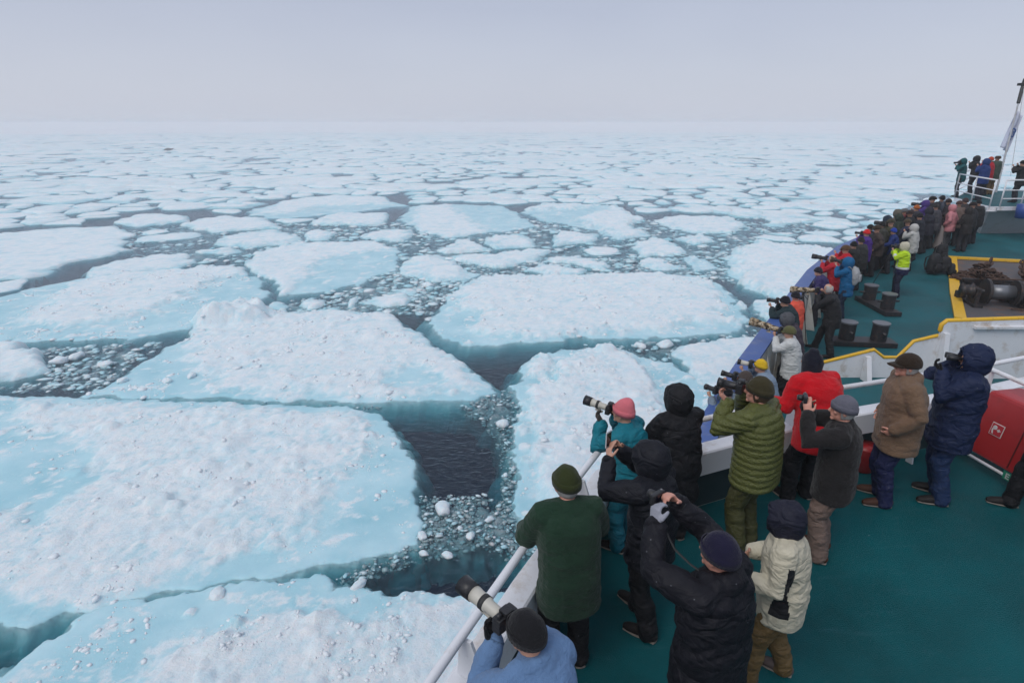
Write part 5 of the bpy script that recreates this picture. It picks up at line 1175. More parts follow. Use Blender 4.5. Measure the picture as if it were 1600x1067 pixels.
    legs = {}
    for q in (-1, 1):
        hip = pel + Vector((q * 0.09, 0, -0.04)); fy = q * step; an = Vector((q * stance, fy - 0.02, 0.085)) if not feet else Vector((q * stance, feet[q], 0.085))
        kn, an = ik(hip, an, 0.418, 0.412, (q * 0.15, 1, 0)); legs[q] = (hip, kn, an)
        add_loft(bm, [hip, hip * 0.5 + kn * 0.5, kn, kn * 0.5 + an * 0.5, an], [0.085, 0.072, 0.052, 0.050, 0.035], n=12)
        toe = rotz(R(-q * 9)) @ Vector((0, 0.15, 0)); add_loft(bm, [an + Vector((0, -0.035, -0.045)), an + toe * 0.5 + Vector((0, 0, -0.05)), an + toe + Vector((0, 0, -0.058))], [(0.033, 0.03), (0.038, 0.026), (0.033, 0.018)], side=(1, 0, 0), n=10)
    vb = 0.0078 if detail else 0.022
    S3 = Matrix.Diagonal((s, s, s))
    me = remeshed(bm, vb, 2 if detail else 1, name='person'); me.materials.clear(); me.materials.append(skin)
    root = bpy.data.objects.new('person', me); COL.objects.link(root); tag(root, label, 'person', group)
    # where to stand so that the head falls on its pixel
    root.scale = (s, s, s); root.rotation_euler.z = R(face)
    if deck == FORE:
        for _ in range(12):
            wpt = PW(px, py, deck + hc.z * s); deck = 0.5 * deck + 0.5 * deckz(wpt.x, wpt.y)
    hz = deck + hc.z * s; wpt = PW(px, py, hz); off = rotz(R(face)) @ (hc * s); root.location = (wpt.x - off.x, wpt.y - off.y, deck + 0.004)
    if tweak: root.location += Vector(tweak)
    # ---- jacket
    b = bulk; bd = 0.45 + 0.55 * bulk; bm = bmesh.new()
    hemp = pel + Vector((0, 0.0, hem - 0.09)); mid = 0.5 * (hemp + pel)
    add_loft(bm, [hemp, mid, pel, sp1, sp2, sc_ + Vector((0, 0, -0.02)), sc_ + (nb - sc_) * 0.6, nb + neckd * 0.05],
             [(0.212 * b, 0.178 * bd), (0.208 * b, 0.178 * bd), (0.206 * b, 0.178 * bd), (0.203 * b, 0.172 * bd), (0.210 * b, 0.168 * bd), (0.198 * b, 0.140 * bd), (0.145, 0.112), (0.086, 0.090)], side=(1, 0, 0), n=20, sq=0.85, caps=False)
    for q in (-1, 1):
        el, w = arms[q][:2]; k = 0.85 + 0.15 * b
        add_loft(bm, [sc_ + Vector((q * 0.07, 0, 0.0)), sh[q] + Vector((q * 0.005, 0, -0.012)), sh[q] * 0.55 + el * 0.45, el, el * 0.5 + w * 0.5, w - (w - el).normalized() * 0.015],
                 [0.100 * k, 0.096 * k, 0.088 * k, 0.079 * k, 0.072 * k, 0.060 * k], n=14)
    if down_hood:
        add_ell(bm, nb + rotx(-L) @ Vector((0, -0.075, 0.0)), (0.115, 0.07, 0.075)); add_loft(bm, [nb + Vector((-0.08, 0.05, 0)), nb + Vector((-0.10, -0.05, 0.015)), nb + Vector((0, -0.11, 0.02)), nb + Vector((0.10, -0.05, 0.015)), nb + Vector((0.08, 0.05, 0))], [0.042] * 5, n=10)
    if head not in ('hood',):
        add_loft(bm, [nb + Vector((0, 0, -0.03)), nb + neckd * 0.26], [(0.082, 0.082), (0.078, 0.080)], side=(1, 0, 0), n=16, caps=False)
    jm = remeshed(bm, voxel, 4, quilt(seed) if quilted else folds(seed, {'shell': 0.021, 'fleece': 0.013, 'knit': 0.01, 'down': 0.016}[jk]), 'jacket')
    jo = put('jacket', jm, fabric(jacket, jk), root)
    # cuffs and hem band
    if detail:
        for q in (-1, 1):
            bm = bmesh.new(); el, w = arms[q][:2]; dd = (w - el).normalized(); add_loft(bm, [w - dd * 0.035, w + dd * 0.003], [0.056 * (0.85 + 0.15 * b)] * 2, n=16, caps=False)
            bm_obj('cuff', bm, fabric(tuple(c * 0.75 for c in jacket), 'knit'), jo, True)
    # ---- trousers
    bm = bmesh.new(); add_loft(bm, [pel + Vector((0, 0, 0.06)), pel + Vector((0, 0, -0.04)), pel + Vector((0, 0, -0.12))], [(0.165, 0.130), (0.178, 0.142), (0.16, 0.13)], side=(1, 0, 0), n=16)
    for q in (-1, 1):
        hip, kn, an = legs[q]; add_loft(bm, [hip + Vector((0, 0, -0.02)), hip * 0.5 + kn * 0.5, kn, kn * 0.5 + an * 0.5, an + Vector((0, 0, 0.02)), an + Vector((0, 0, -0.03))], [0.118, 0.104, 0.088, 0.084, 0.080, 0.084], n=14)
    tm = remeshed(bm, voxel * 1.1, 3, folds(seed + 50, 0.016), 'trousers'); put('trousers', tm, fabric(trousers, 'shell'), root)
    # ---- shoes
    for q in (-1, 1):
        an = legs[q][2]; toe = rotz(R(-q * 9)) @ Vector((0, 0.19, 0)); bm = bmesh.new()
        add_loft(bm, [an + Vector((0, -0.055, -0.035)), an + Vector((0, 0.0, -0.028)) , an + toe * 0.5 + Vector((0, 0, -0.040)), an + toe * 0.9 + Vector((0, 0, -0.050)), an + toe * 1.05 + Vector((0, 0, -0.055))], [(0.042, 0.048), (0.047, 0.055), (0.050, 0.042), (0.047, 0.032), (0.035, 0.024)], side=(1, 0, 0), n=16)
        for v in bm.verts: v.co.z = max(v.co.z, 0.012)
        so = bm_obj('shoe', bm, shoes or SHOEB, root, True)
        if detail:
            bm = bmesh.new(); add_loft(bm, [Vector((an.x, an.y - 0.075, 0.010)), Vector((an.x, an.y, 0.010)), Vector((an.x, an.y, 0.010)) + toe * 0.55, Vector((an.x, an.y, 0.010)) + toe * 1.08], [(0.040, 0.011), (0.046, 0.011), (0.053, 0.011), (0.038, 0.011)], side=(1, 0, 0), n=14); bm_obj('sole', bm, SOLE, so)
    # ---- gloves
    if gloves:
        for q in (-1, 1):
            if q not in gloves: continue
            bm = bmesh.new(); el, w, hd, hn = arms[q]; hand_mesh(bm, w, hd, hn, 0.75 if pose in ('camera', 'tele', 'phone') else 0.45, thick=1.28, side=q, detail=detail)
            put('glove', remeshed(bm, 0.0075 if detail else 0.02, 1, None, 'glove'), fabric(gloves[q], 'knit'), root)
    # ---- head wear
    hcol = headcol or jacket
    def headpart(name, bm, mat, th=0.0, solid=False):
        for v in bm.verts: v.co = hc + Hm @ v.co
        o = bm_obj(name, bm, mat, root, True)
        if th: m_ = o.modifiers.new('t', 'SOLIDIFY'); m_.thickness = th; m_.offset = 1
        return o
    if head == 'hood':
        bm = bmesh.new(); U, V_ = (36, 22) if detail else (18, 12); bmesh.ops.create_uvsphere(bm, u_segments=U, v_segments=V_, radius=1)
        for v in bm.verts:
            x, y, z = v.co; yy = y
            r_ = Vector((x * 0.118, y * 0.138 - 0.012, z * 0.142 + 0.008))
            if z < -0.35: k = (-0.35 - z) / 0.65; r_.x *= 1 + 0.30 * k; r_.y = r_.y * (1 + 0.15 * k) - 0.01 * k; r_.z -= 0.035 * k
            if y > 0.35: k = (y - 0.35) / 0.65; r_.y += 0.03 * k * (1 if z > -0.3 else 0.4)
            if z > 0.3 and y < 0: r_.y -= 0.02 * (z - 0.3)
            nv = Vector((x, y, z)) * 2.1 + Vector((seed, 0, 0)); r_ += Vector((x, y, z)) * (0.013 * mnoise.noise(nv * 1.2) + 0.008 * (1 - 2.5 * abs(mnoise.noise(nv * 1.5 + Vector((0, seed, 0))))))
            v.co = r_
        dl = [v for v in bm.verts if v.co.y > 0.072 and (v.co.x / 0.072) ** 2 + ((v.co.z + 0.005) / 0.098) ** 2 < 1.0]
        bmesh.ops.delete(bm, geom=dl, context='VERTS'); headpart('hood', bm, fabric(hcol, jk), 0.012)
        bm = bmesh.new(); ring = [Vector((0.074 * math.cos(t), 0.108 - 0.01 * math.cos(2 * t), -0.003 + 0.100 * math.sin(t))) for t in [2 * math.pi * j / 20 for j in range(21)]]; add_loft(bm, ring, [0.010] * 21, n=8, caps=False); headpart('hood_brim', bm, fabric(hcol, jk))
    elif head in ('beanie', 'beanie_pom', 'beanie_tall'):
        bm = bmesh.new(); bmesh.ops.create_uvsphere(bm, u_segments=32, v_segments=20, radius=1); tall = 0.030 if head == 'beanie_tall' else 0.0
        for v in bm.verts:
            x, y, z = v.co; a = math.atan2(y, x); rib = 0.0014 * math.cos(a * 32)
            v.co = Vector((x * (0.093 + rib), y * (0.110 + rib) - 0.006, z * (0.128 + tall * max(0, z)) + 0.012)); v.co += Vector((x, y, z)) * 0.006 * mnoise.noise(Vector((x, y, z)) * 2 + Vector((seed, 0, 0)))
            if tall and z > 0.4: v.co.y -= 0.05 * (z - 0.4)
        cut = lambda y: -0.018 + 0.30 * y
        bmesh.ops.delete(bm, geom=[v for v in bm.verts if v.co.z < 0.004 + 0.16 * v.co.y], context='VERTS'); hat = headpart('beanie', bm, fabric(hcol, 'knit'), 0.004)
        bm = bmesh.new(); vsr = []
        for zz, rr in ((-0.040, 0.002), (-0.040, 0.008), (-0.005, 0.010), (0.016, 0.008), (0.018, 0.001)):
            vsr.append([bm.verts.new(Vector((math.cos(t) * (0.093 + rr + 0.0016 * math.cos(t * 34)), math.sin(t) * (0.110 + rr) - 0.006, 0))) for t in [2 * math.pi * j / 68 for j in range(68)]])
            for v in vsr[-1]: v.co.z = zz + 0.034 + 0.16 * v.co.y
        for a, b_2 in zip(vsr, vsr[1:]):
            for j in range(68): bm.faces.new((a[j], a[(j + 1) % 68], b_2[(j + 1) % 68], b_2[j]))
        bo = headpart('beanie_fold', bm, fabric(hcol, 'knit')); bo.parent = hat
    elif head in ('cap', 'flat_cap', 'fur_cap'):
        bm = bmesh.new(); bmesh.ops.create_uvsphere(bm, u_segments=28, v_segments=18, radius=1)
        for v in bm.verts:
            x, y, z = v.co; v.co = Vector((x * 0.100, y * 0.122 - 0.006, z * 0.112 + 0.022))
            if head == 'flat_cap': v.co.z = min(v.co.z, 0.112 - 0.12 * max(0, v.co.y)); v.co.x *= 1.08; v.co.y *= 1.06
            if head == 'fur_cap': v.co += Vector((x, y, z)) * (0.02 + 0.012 * mnoise.noise(Vector((x, y, z)) * 5))
        bmesh.ops.delete(bm, geom=[v for v in bm.verts if v.co.z < 0.0], context='VERTS'); hat = headpart('cap', bm, fabric(hcol, 'fleece'), 0.005)
        bm = bmesh.new(); N = 14; a_ = []; b3 = []
        for j in range(N + 1):
            t = math.pi * (0.12 + 0.76 * j / N); a_.append(bm.verts.new((math.cos(t) * 0.098, math.sin(t) * 0.118 - 0.004, 0.014))); b3.append(bm.verts.new((math.cos(t) * 0.092, math.sin(t) * 0.190 + 0.002, 0.004 - 0.012 * abs(math.cos(t)))))
        for j in range(N): bm.faces.new((a_[j], a_[j + 1], b3[j + 1], b3[j]))
        bo = headpart('visor', bm, fabric(hcol, 'fleece'), 0.006); bo.parent = hat
        if head == 'cap' and detail:
            bm = bmesh.new(); add_ell(bm, (0, -0.008, 0.138), (0.010, 0.010, 0.006), u=10, v=6); bo = headpart('button', bm, fabric(hcol, 'fleece')); bo.parent = hat
    elif head == 'cowl':            # neck gaiter pulled over the head
        bm = bmesh.new(); add_loft(bm, [(0, -0.02, -0.16), (0, -0.02, -0.08), (0, -0.015, 0.0), (0, -0.01, 0.07), (0, -0.01, 0.10)], [(0.085, 0.095), (0.092, 0.105), (0.098, 0.115), (0.082, 0.095), (0.05, 0.06)], side=(1, 0, 0), n=22)
        for v in bm.verts:
            if v.co.y > 0.07 and -0.11 < v.co.z < 0.07: v.co.y = 0.07
            v.co *= 1 + 0.05 * mnoise.noise(v.co * 22)
        headpart('hood', bm, fabric(hcol, 'fleece'))
    if hair is not None or head in ('bald',):
        bm = bmesh.new(); bmesh.ops.create_uvsphere(bm, u_segments=26, v_segments=18, radius=1)
        for v in bm.verts:
            x, y, z = v.co; v.co = Vector((x * 0.084, y * 0.103 - 0.007, z * 0.118 + 0.010)); v.co += Vector((x, y, z)) * 0.006 * mnoise.noise(Vector((x, y, z)) * 6)
        top_ = 0.07 if head == 'bald' else 9
        bmesh.ops.delete(bm, geom=[v for v in bm.verts if v.co.y > 0.03 + 0.3 * max(0, v.co.z - 0.04) or v.co.z < -0.085 or (v.co.z > top_ and abs(v.co.x) < 0.055)], context='VERTS'); headpart('hair', bm, hair or HAIRG, 0.004)
    if detail:
        for q in (-1, 1):
            bm = bmesh.new(); add_ell(bm, (q * 0.030, 0.085, 0.012), (0.0125, 0.009, 0.008), u=10, v=6); headpart('eye', bm, EYEM)
    root['_'] = 0; del root['_']
    M = Matrix.Translation(root.location) @ rotz(R(face)).to_4x4() @ Matrix.Diagonal((s, s, s, 1))
    PEOPLE[NP[0]] = root
    return dict(root=root, M=M, hc=hc, Hm=Hm, arms=arms, nb=nb, sc=sc_, sp2=sp2, pel=pel, s=s, seed=seed, jacket=jo, sh=sh, deck=deck, legs=legs)

# ------------------------------------------------------------ hand-held gear (each a thing of its own)
def gear_at(t, pr, local, d, roll=0.0):
    """place thing t with its +Y axis along d, both given in the person's frame"""
    d = Vector(d).normalized(); x = d.cross(Vector((0, 0, 1))).normalized(); z = x.cross(d); m = Matrix((x, d, z)).transposed().to_4x4(); m.translation = local
    M = pr['M'] @ m; loc, rot, sc2 = M.decompose(); t.location = loc; t.rotation_mode = 'QUATERNION'; t.rotation_quaternion = rot
def camera_thing(kind, label):
    t = empty('camera'); tag(t, label, 'camera')
    def part(n, fn, mat, sm=True, par=t): b = bmesh.new(); fn(b); return bm_obj(n, b, mat, par, sm)
    if kind in ('white_tele', 'camo_tele', 'black_tele', 'black_mid', 'white_short', 'white_small'):
        part('camera_body', lambda b: (add_box(b, (0, 0.045, 0), (0.145, 0.06, 0.10), bev=0.012), add_box(b, (0, 0.04, 0.062), (0.06, 0.06, 0.035), bev=0.01), add_box(b, (0.062, 0.065, -0.005), (0.03, 0.05, 0.095), bev=0.012)), CAMB, False)
        part('eyecup', lambda b: add_loft(b, [(0, 0.015, 0.055), (0, -0.005, 0.055)], [0.018, 0.02], n=12), RUBBER)
        part('dial', lambda b: add_loft(b, [(-0.05, 0.045, 0.05), (-0.05, 0.045, 0.062)], [0.018, 0.017], n=14), CAMB)
        if kind in ('white_tele', 'camo_tele', 'black_tele'):
            big = kind == 'camo_tele'; m = {'white_tele': LENSW, 'camo_tele': CAMO, 'black_tele': CAMB}[kind]; k = 1.3 if big else (1.15 if kind == 'black_tele' else 0.88); L = 0.40 if big else 0.19
            le = part('lens', lambda b: add_loft(b, [(0, 0.075, 0), (0, 0.10, 0), (0, 0.10 + L * 0.35, 0), (0, 0.10 + L * 0.4, 0), (0, 0.10 + L * 0.8, 0), (0, 0.10 + L, 0)], [0.034 * k, 0.040 * k, 0.041 * k, 0.048 * k, 0.050 * k, 0.054 * k], n=26, caps=False), m)
            part('focus_ring', lambda b: add_loft(b, [(0, 0.10 + L * 0.45, 0), (0, 0.10 + L * 0.62, 0)], [0.0525 * k, 0.0525 * k], n=26, caps=False), RUBBER if not big else CAMO, par=le)
            part('lens_hood', lambda b: add_loft(b, [(0, 0.10 + L, 0), (0, 0.10 + L + 0.11 * k, 0)], [0.058 * k, 0.064 * k], n=26, caps=False), CAMO if big else CAMB)
            part('front_glass', lambda b: add_ell(b, (0, 0.10 + L + 0.11 * k + 0.001, 0), (0.052 * k, 0.004, 0.052 * k)), GLASS)
            part('tripod_foot', lambda b: (add_box(b, (0, 0.10 + L * 0.4, -0.075 * k), (0.025, 0.10, 0.018), bev=0.004), add_box(b, (0, 0.10 + L * 0.4, -0.058 * k), (0.02, 0.03, 0.04))), m, False)
        else:
            m = LENSW if kind != 'black_mid' else CAMB; L = 0.11 if kind != 'white_short' else 0.16
            part('lens', lambda b: add_loft(b, [(0, 0.075, 0), (0, 0.09, 0), (0, 0.09 + L, 0)], [0.033, 0.038, 0.040], n=24, caps=False), m)
            part('lens_hood', lambda b: add_loft(b, [(0, 0.09 + L, 0), (0, 0.14 + L, 0)], [0.043, 0.048], n=24, caps=False), CAMB)
            part('front_glass', lambda b: add_ell(b, (0, 0.141 + L, 0), (0.038, 0.004, 0.038)), GLASS)
    elif kind == 'compact':
        part('camera_body', lambda b: add_box(b, (0, 0.0, 0), (0.115, 0.034, 0.066), bev=0.009), CAMB, False)
        part('lens', lambda b: add_loft(b, [(0, 0.01, 0), (0, 0.045, 0), (0, 0.065, 0)], [0.030, 0.028, 0.024], n=20, caps=False), CAMB)
        part('screen', lambda b: add_box(b, (0, -0.0185, 0), (0.07, 0.002, 0.05)), GLASS, False)
        part('shutter_button', lambda b: add_loft(b, [(0.04, 0, 0.03), (0.04, 0, 0.037)], [0.007] * 2, n=10), DRUM)
    elif kind == 'binoculars':
        for q in (-1, 1):
            part('barrel', lambda b, q=q: add_loft(b, [(q * 0.032, 0, 0), (q * 0.034, 0.03, 0), (q * 0.040, 0.06, 0), (q * 0.042, 0.13, 0)], [0.019, 0.02, 0.027, 0.031], n=18, caps=False), CAMB)
        part('bridge', lambda b: add_box(b, (0, 0.06, 0.004), (0.05, 0.06, 0.02), bev=0.005), CAMB, False)
    return t
def phone_thing(label):
    t = empty('phone'); tag(t, label, 'phone'); b = bmesh.new(); add_box(b, (0, 0, 0), (0.074, 0.009, 0.145), bev=0.004); bm_obj('phone_case', b, pmat('phone_white', (0.6, 0.6, 0.62), 0.3), t)
    b = bmesh.new(); add_box(b, (0, -0.0052, 0), (0.064, 0.0012, 0.118)); bm_obj('screen', b, GLASS, t)
    b = bmesh.new(); add_loft(b, [(0.02, 0.004, 0.055), (0.02, 0.0065, 0.055)], [0.006] * 2, n=10); bm_obj('camera_lens', b, GLASS, t); return t
def hold(pr, kind, label, y=0.115, z=0.0, pitch=0.0, x=0.0, roll=0):
    t = phone_thing(label) if kind == 'phone' else camera_thing(kind, label)
    Hm, hc = pr['Hm'], pr['hc']; gear_at(t, pr, hc + Hm @ Vector((x, y, z)), Hm @ Vector((0, math.cos(R(pitch)), math.sin(R(pitch))))); return t
def tripod(loc, label, h=1.35, spread=0.42, rz=0.0):
    t = empty('tripod', loc, rz); tag(t, label, 'tripod')
    for k in range(3):
        a = 2 * math.pi * k / 3 + 0.4; f = Vector((math.cos(a) * spread, math.sin(a) * spread, 0.01)); tp = Vector((math.cos(a) * 0.04, math.sin(a) * 0.04, h - 0.1)); bm = bmesh.new(); mid = tp * 0.55 + f * 0.45
        add_tube(bm, tp, mid, 0.016, n=8); add_tube(bm, mid, f, 0.011, n=8); add_ell(bm, f + Vector((0, 0, 0.01)), (0.018, 0.018, 0.015), u=8, v=6); bm_obj('leg', bm, METAL, t, True)
    bm = bmesh.new(); add_tube(bm, (0, 0, h - 0.14), (0, 0, h - 0.03), 0.035, n=12); bm_obj('centre_column', bm, METAL, t, True)
    bm = bmesh.new(); add_ell(bm, (0, 0, h), (0.035, 0.035, 0.04)); add_box(bm, (0, 0, h + 0.04), (0.06, 0.08, 0.012)); add_tube(bm, (0, 0, h), (0.02, -0.22, h - 0.08), 0.009, n=8); bm_obj('tripod_head', bm, METAL, t, True)
    return t
def worn_pack(pr, col, label, s=1.0):
    t = empty('backpack'); tag(t, label, 'backpack'); mat = fabric(col, 'shell')
    b = bmesh.new(); add_loft(b, [(0, -0.10, -0.28), (0, -0.12, -0.2), (0, -0.12, 0.0), (0, -0.09, 0.12), (0, -0.07, 0.16)], [(0.12, 0.06), (0.15, 0.10), (0.15, 0.10), (0.12, 0.08), (0.06, 0.04)], side=(1, 0, 0), n=18, sq=0.75); bm_obj('pack_body', b, mat, t, True)
    b = bmesh.new(); add_loft(b, [(0, -0.22, -0.2), (0, -0.23, -0.05)], [(0.10, 0.03), (0.09, 0.03)], side=(1, 0, 0), n=14, sq=0.75); bm_obj('front_pocket', b, mat, t, True)
    for q in (-1, 1):
        b = bmesh.new(); add_loft(b, [(q * 0.09, -0.04, 0.12), (q * 0.11, 0.03, 0.20), (q * 0.115, 0.13, 0.12), (q * 0.12, 0.16, -0.05)], [(0.028, 0.008)] * 4, side=(1, 0, 0), n=8); bm_obj('strap', b, mat, t, True)
    gear_at(t, pr, pr['sp2'] + Vector((0, -0.07, 0.03)), (0, 1, -0.1)); return t

NAVY = (0.010, 0.016, 0.045); BLK = (0.009, 0.009, 0.011); CHAR = (0.035, 0.034, 0.036)
# ---- the people on the upper deck
p = person('person in light blue jacket and black beanie aiming a long lens, bottom edge', 822, 990, face=38, height=1.70, lean=24, pose='tele', jacket=(0.12, 0.21, 0.37), jk='fleece', head='beanie', headcol=(0.012,0.012,0.014), gloves={1: BLK, -1: BLK}, bulk=1.0, voxel=0.012, trousers=BLK, yaw=8, pitch=4)
hold(p, 'white_tele', 'camera with light grey telephoto and black hood, over the rail at the bottom', pitch=8, z=-0.01)
p = person('person in dark green fleece and olive beanie leaning on the rail', 885, 756, face=12, height=1.76, lean=14, pose='rail', jacket=(0.016, 0.040, 0.024), jk='fleece', head='beanie', headcol=(0.030, 0.038, 0.012), hair=HAIRG, skin=SKINP, trousers=BLK, bulk=1.12, hem=-0.18, voxel=0.012, yaw=12, pitch=8)
p = person('person in teal jacket and pink beanie at the corner of the rail', 974, 645, face=52, height=1.62, lean=18, pose='tele', jacket=(0.008, 0.16, 0.21), head='beanie_tall', headcol=(0.62, 0.16, 0.19), trousers=(0.012, 0.13, 0.18), voxel=0.012, bulk=1.0, yaw=6, gloves={1: (0.03,0.03,0.03), -1: (0.06,0.055,0.05)})
t = hold(p, 'white_tele', 'camera with light grey telephoto held by the pink beanie person', pitch=6); t.scale = (0.86, 0.76, 0.86)
p = person('person in black parka with the hood up, beyond the phone holder', 1060, 624, face=20, height=1.70, lean=10, pose='rail', jacket=BLK, head='hood', trousers=BLK, bulk=1.08, voxel=0.012, hem=-0.30)
p = person('person in black padded parka holding up a white phone', 1017, 718, face=48, height=1.72, lean=6, pose='phone', jacket=(0.008, 0.009, 0.014), head='hood', trousers=BLK, bulk=1.06, voxel=0.012, hands={1: ((0.075, 0.33, -0.075), (-0.35, 0.35, 0.8), (-0.9, -0.2, 0.1)), -1: ((-0.085, 0.33, -0.10), (0.45, 0.35, 0.75), (0.9, -0.2, 0.1))}, step=0.12)
hold(p, 'phone', 'white phone held up in both hands by the black parka', y=0.40, z=0.03)
p = person('person in black jacket and navy beanie raising a compact camera, foreground', 1124, 866, face=40, height=1.80, lean=2, pose='phone', jacket=(0.007, 0.007, 0.011), head='beanie', headcol=(0.012, 0.011, 0.030), trousers=(0.016, 0.012, 0.022), bulk=1.2, voxel=0.011, gloves={-1: (0.30, 0.31, 0.36)}, hands={1: ((0.10, 0.38, 0.10), (-0.55, 0.15, 0.75), (-0.8, -0.1, -0.3)), -1: ((-0.10, 0.38, 0.04), (0.25, 0.2, 0.9), (0.7, -0.2, 0.1))}, skin=SKINP, hem=-0.14, down_hood=True)
t = hold(p, 'compact', 'black compact camera raised by the black jacket man, foreground', y=0.45, z=0.145); SP = p
p = person('person in cream jacket with dark navy hood and tan trousers', 1226, 812, face=62, height=1.56, lean=8, pose='belly', jacket=(0.52, 0.48, 0.37), head='hood', headcol=(0.012, 0.013, 0.026), trousers=(0.13, 0.085, 0.035), shoes=pmat('taupe_shoe', (0.07, 0.05, 0.045), 0.6), bulk=1.08, voxel=0.011, hem=-0.13, step=-0.13, yaw=0, pitch=4)
CR = p
p = person('person in olive quilted down jacket and beanie, camera at the eye', 1186, 612, face=42, height=1.86, lean=7, pose='camera', jacket=(0.095, 0.105, 0.028), jk='down', quilted=True, head='beanie', headcol=(0.040, 0.034, 0.016), trousers=(0.060, 0.060, 0.022), bulk=1.15, voxel=0.011, skin=SKINP, yaw=14, hair=HAIRB, hem=-0.10)
hold(p, 'black_mid', 'black camera at the eye of the olive down jacket man')
p = person('person in bright red fleece with black hood leaning over the front rail', 1268, 565, face=14, height=1.84, lean=30, pose='rail', jacket=(0.50, 0.008, 0.014), jk='fleece', head='cowl', headcol=(0.012, 0.013, 0.022), trousers=BLK, bulk=1.18, voxel=0.012, hem=-0.12, pitch=0)
p = person('person in charcoal jacket and grey knit cap with a compact camera', 1318, 640, face=58, height=1.72, lean=4, pose='phone', jacket=(0.019, 0.0175, 0.018), jk='fleece', head='beanie', headcol=(0.115, 0.115, 0.145), trousers=(0.165, 0.115, 0.095), shoes=SHOEN, bulk=1.08, voxel=0.012, skin=SKINP, hair=HAIRG, yaw=12, hands={1: ((0.075, 0.30, -0.04), (-0.3, 0.15, 0.9), (-0.8, -0.1, 0.0)), -1: ((-0.075, 0.30, -0.06), (0.3, 0.15, 0.9), (0.8, -0.1, 0.0))})
hold(p, 'compact', 'small camera held by the charcoal jacket man with grey cap', y=0.335, z=0.06)
p = person('person in brown hooded canvas jacket and dark cap, hands in pockets', 1418, 572, face=72, height=1.78, lean=5, pose='pocket', jacket=(0.165, 0.105, 0.068), jk='fleece', head='cap', headcol=(0.030, 0.020, 0.014), trousers=(0.014, 0.018, 0.062), shoes=SHOEN, bulk=1.30, voxel=0.012, down_hood=True, skin=SKINP, hair=HAIRG, hem=-0.16, yaw=4)
p = person('person in navy parka and blue jeans with hood up and binoculars', 1522, 562, face=66, height=1.84, lean=-5, pose='camera', jacket=(0.010, 0.018, 0.055), head='hood', trousers=(0.014, 0.030, 0.085), bulk=1.30, voxel=0.012, hem=-0.18, gloves={1: BLK, -1: BLK})
hold(p, 'binoculars', 'black binoculars raised by the navy parka man', y=0.11)
p = person('person in black mostly cut off by the right edge below the hose cabinet', 1676, 592, face=75, height=1.75, lean=3, pose='down', jacket=BLK, head='beanie', trousers=BLK, voxel=0.016, step=0.15)

# black panels and badge on the cream jacket
def jacket_patch(pr, pts, col, name, lift=0.006, kind='shell'):
    """thin cloth panel laid on the jacket: points (x, z) seen from behind / side, projected on the cloth"""
    jo = pr['jacket']; bm = bmesh.new(); me = jo.data
    return None
cm = CR['jacket'].data; cm.materials.append(fabric((0.012, 0.012, 0.014), 'shell'))
n = len(cm.polygons); cen = np.empty(n * 3, np.float32); cm.polygons.foreach_get('center', cen); cen = cen.reshape(-1, 3)
elL, wL = CR['arms'][-1][:2]; shL = CR['sh'][-1]
zz = cen[:, 2]; xx = cen[:, 0]; yy = cen[:, 1]
side_panel = (np.abs(yy - (CR['pel'].y + 0.01)) < 0.045 + 0.03 * np.sin(zz * 9)) & (np.abs(xx) > 0.17) & (np.abs(xx) < 0.26) & (zz > 0.86) & (zz < 1.22)
elr, wr = CR['arms'][1][:2]
def dist_seg(c, a, b):
    a = np.array(a); b = np.array(b); t = np.clip(((c - a) @ (b - a)) / ((b - a) @ (b - a)), 0, 1); return np.linalg.norm(c - (a + t[:, None] * (b - a)), axis=1), t
d1, t1 = dist_seg(cen, CR['sh'][-1], elL); d2, t2 = dist_seg(cen, elL, wL)
under = ((d1 < 0.1) & (t1 > 0.25) & (cen[:, 1] < (CR['sh'][-1].y - 0.045)) & (cen[:, 2] < CR['sh'][-1].z - 0.03))
mi = (side_panel | under).astype(np.int32); cm.polygons.foreach_set('material_index', mi)

# strap from the raised compact camera
a = SP['hc'] + SP['Hm'] @ Vector((-0.04, 0.44, 0.11)); b = SP['nb'] + Vector((-0.06, 0.09, 0.0)); bm = bmesh.new(); mid = (a + b) / 2 + Vector((0, 0, -0.09))
add_loft(bm, [a, a * 0.6 + mid * 0.4 + Vector((0, 0, -0.01)), mid, mid * 0.4 + b * 0.6 + Vector((0, 0, -0.01)), b], [(0.009, 0.003)] * 5, side=(1, 0, 0), n=8)
bmesh.ops.transform(bm, matrix=SP['M'], verts=bm.verts[:]); so = bm_obj('camera_strap', bm, RUBBER, None, True); tag(so, 'black neck strap hanging from the raised compact camera', 'strap')

# ---- foredeck
V = 0.026; F_ = dict(deck=FORE, detail=False, voxel=V)
def fp_(label, px, py, face, jacket, head='beanie', headcol=None, gear=None, glabel=None, **kw):
    k = dict(F_); k.update(kw); k.setdefault('pose', 'camera' if gear else 'rail'); k.setdefault('lean', 16)
    r_ = random.Random(int(px * 7 + py)); k.setdefault('yaw', r_.uniform(-28, 22)); k.setdefault('pitch', r_.uniform(-4, 14))
    if k['pose'] == 'rail': k['pose'] = r_.choice(('rail', 'rail', 'camera', 'belly', 'pocket', 'down')); k['lean'] = k['lean'] + r_.uniform(-6, 6); face = face + r_.uniform(-22, 22)
    k.setdefault('bulk', r_.uniform(0.95, 1.15))
    pr = person(label, px, py, face=face, jacket=jacket, head=head, headcol=headcol, **k)
    if gear: hold(pr, gear, glabel, pitch=3)
    return pr
D1 = dict(detail=True, voxel=0.016)
fp_('person in grey blue jacket and black beanie low behind the blue bulwark', 1133, 614, 55, (0.17, 0.22, 0.28), 'beanie', (0.012,0.012,0.014), 'black_mid', 'black camera in front of the low grey blue jacket', height=1.6, lean=38, **{'voxel':0.016})
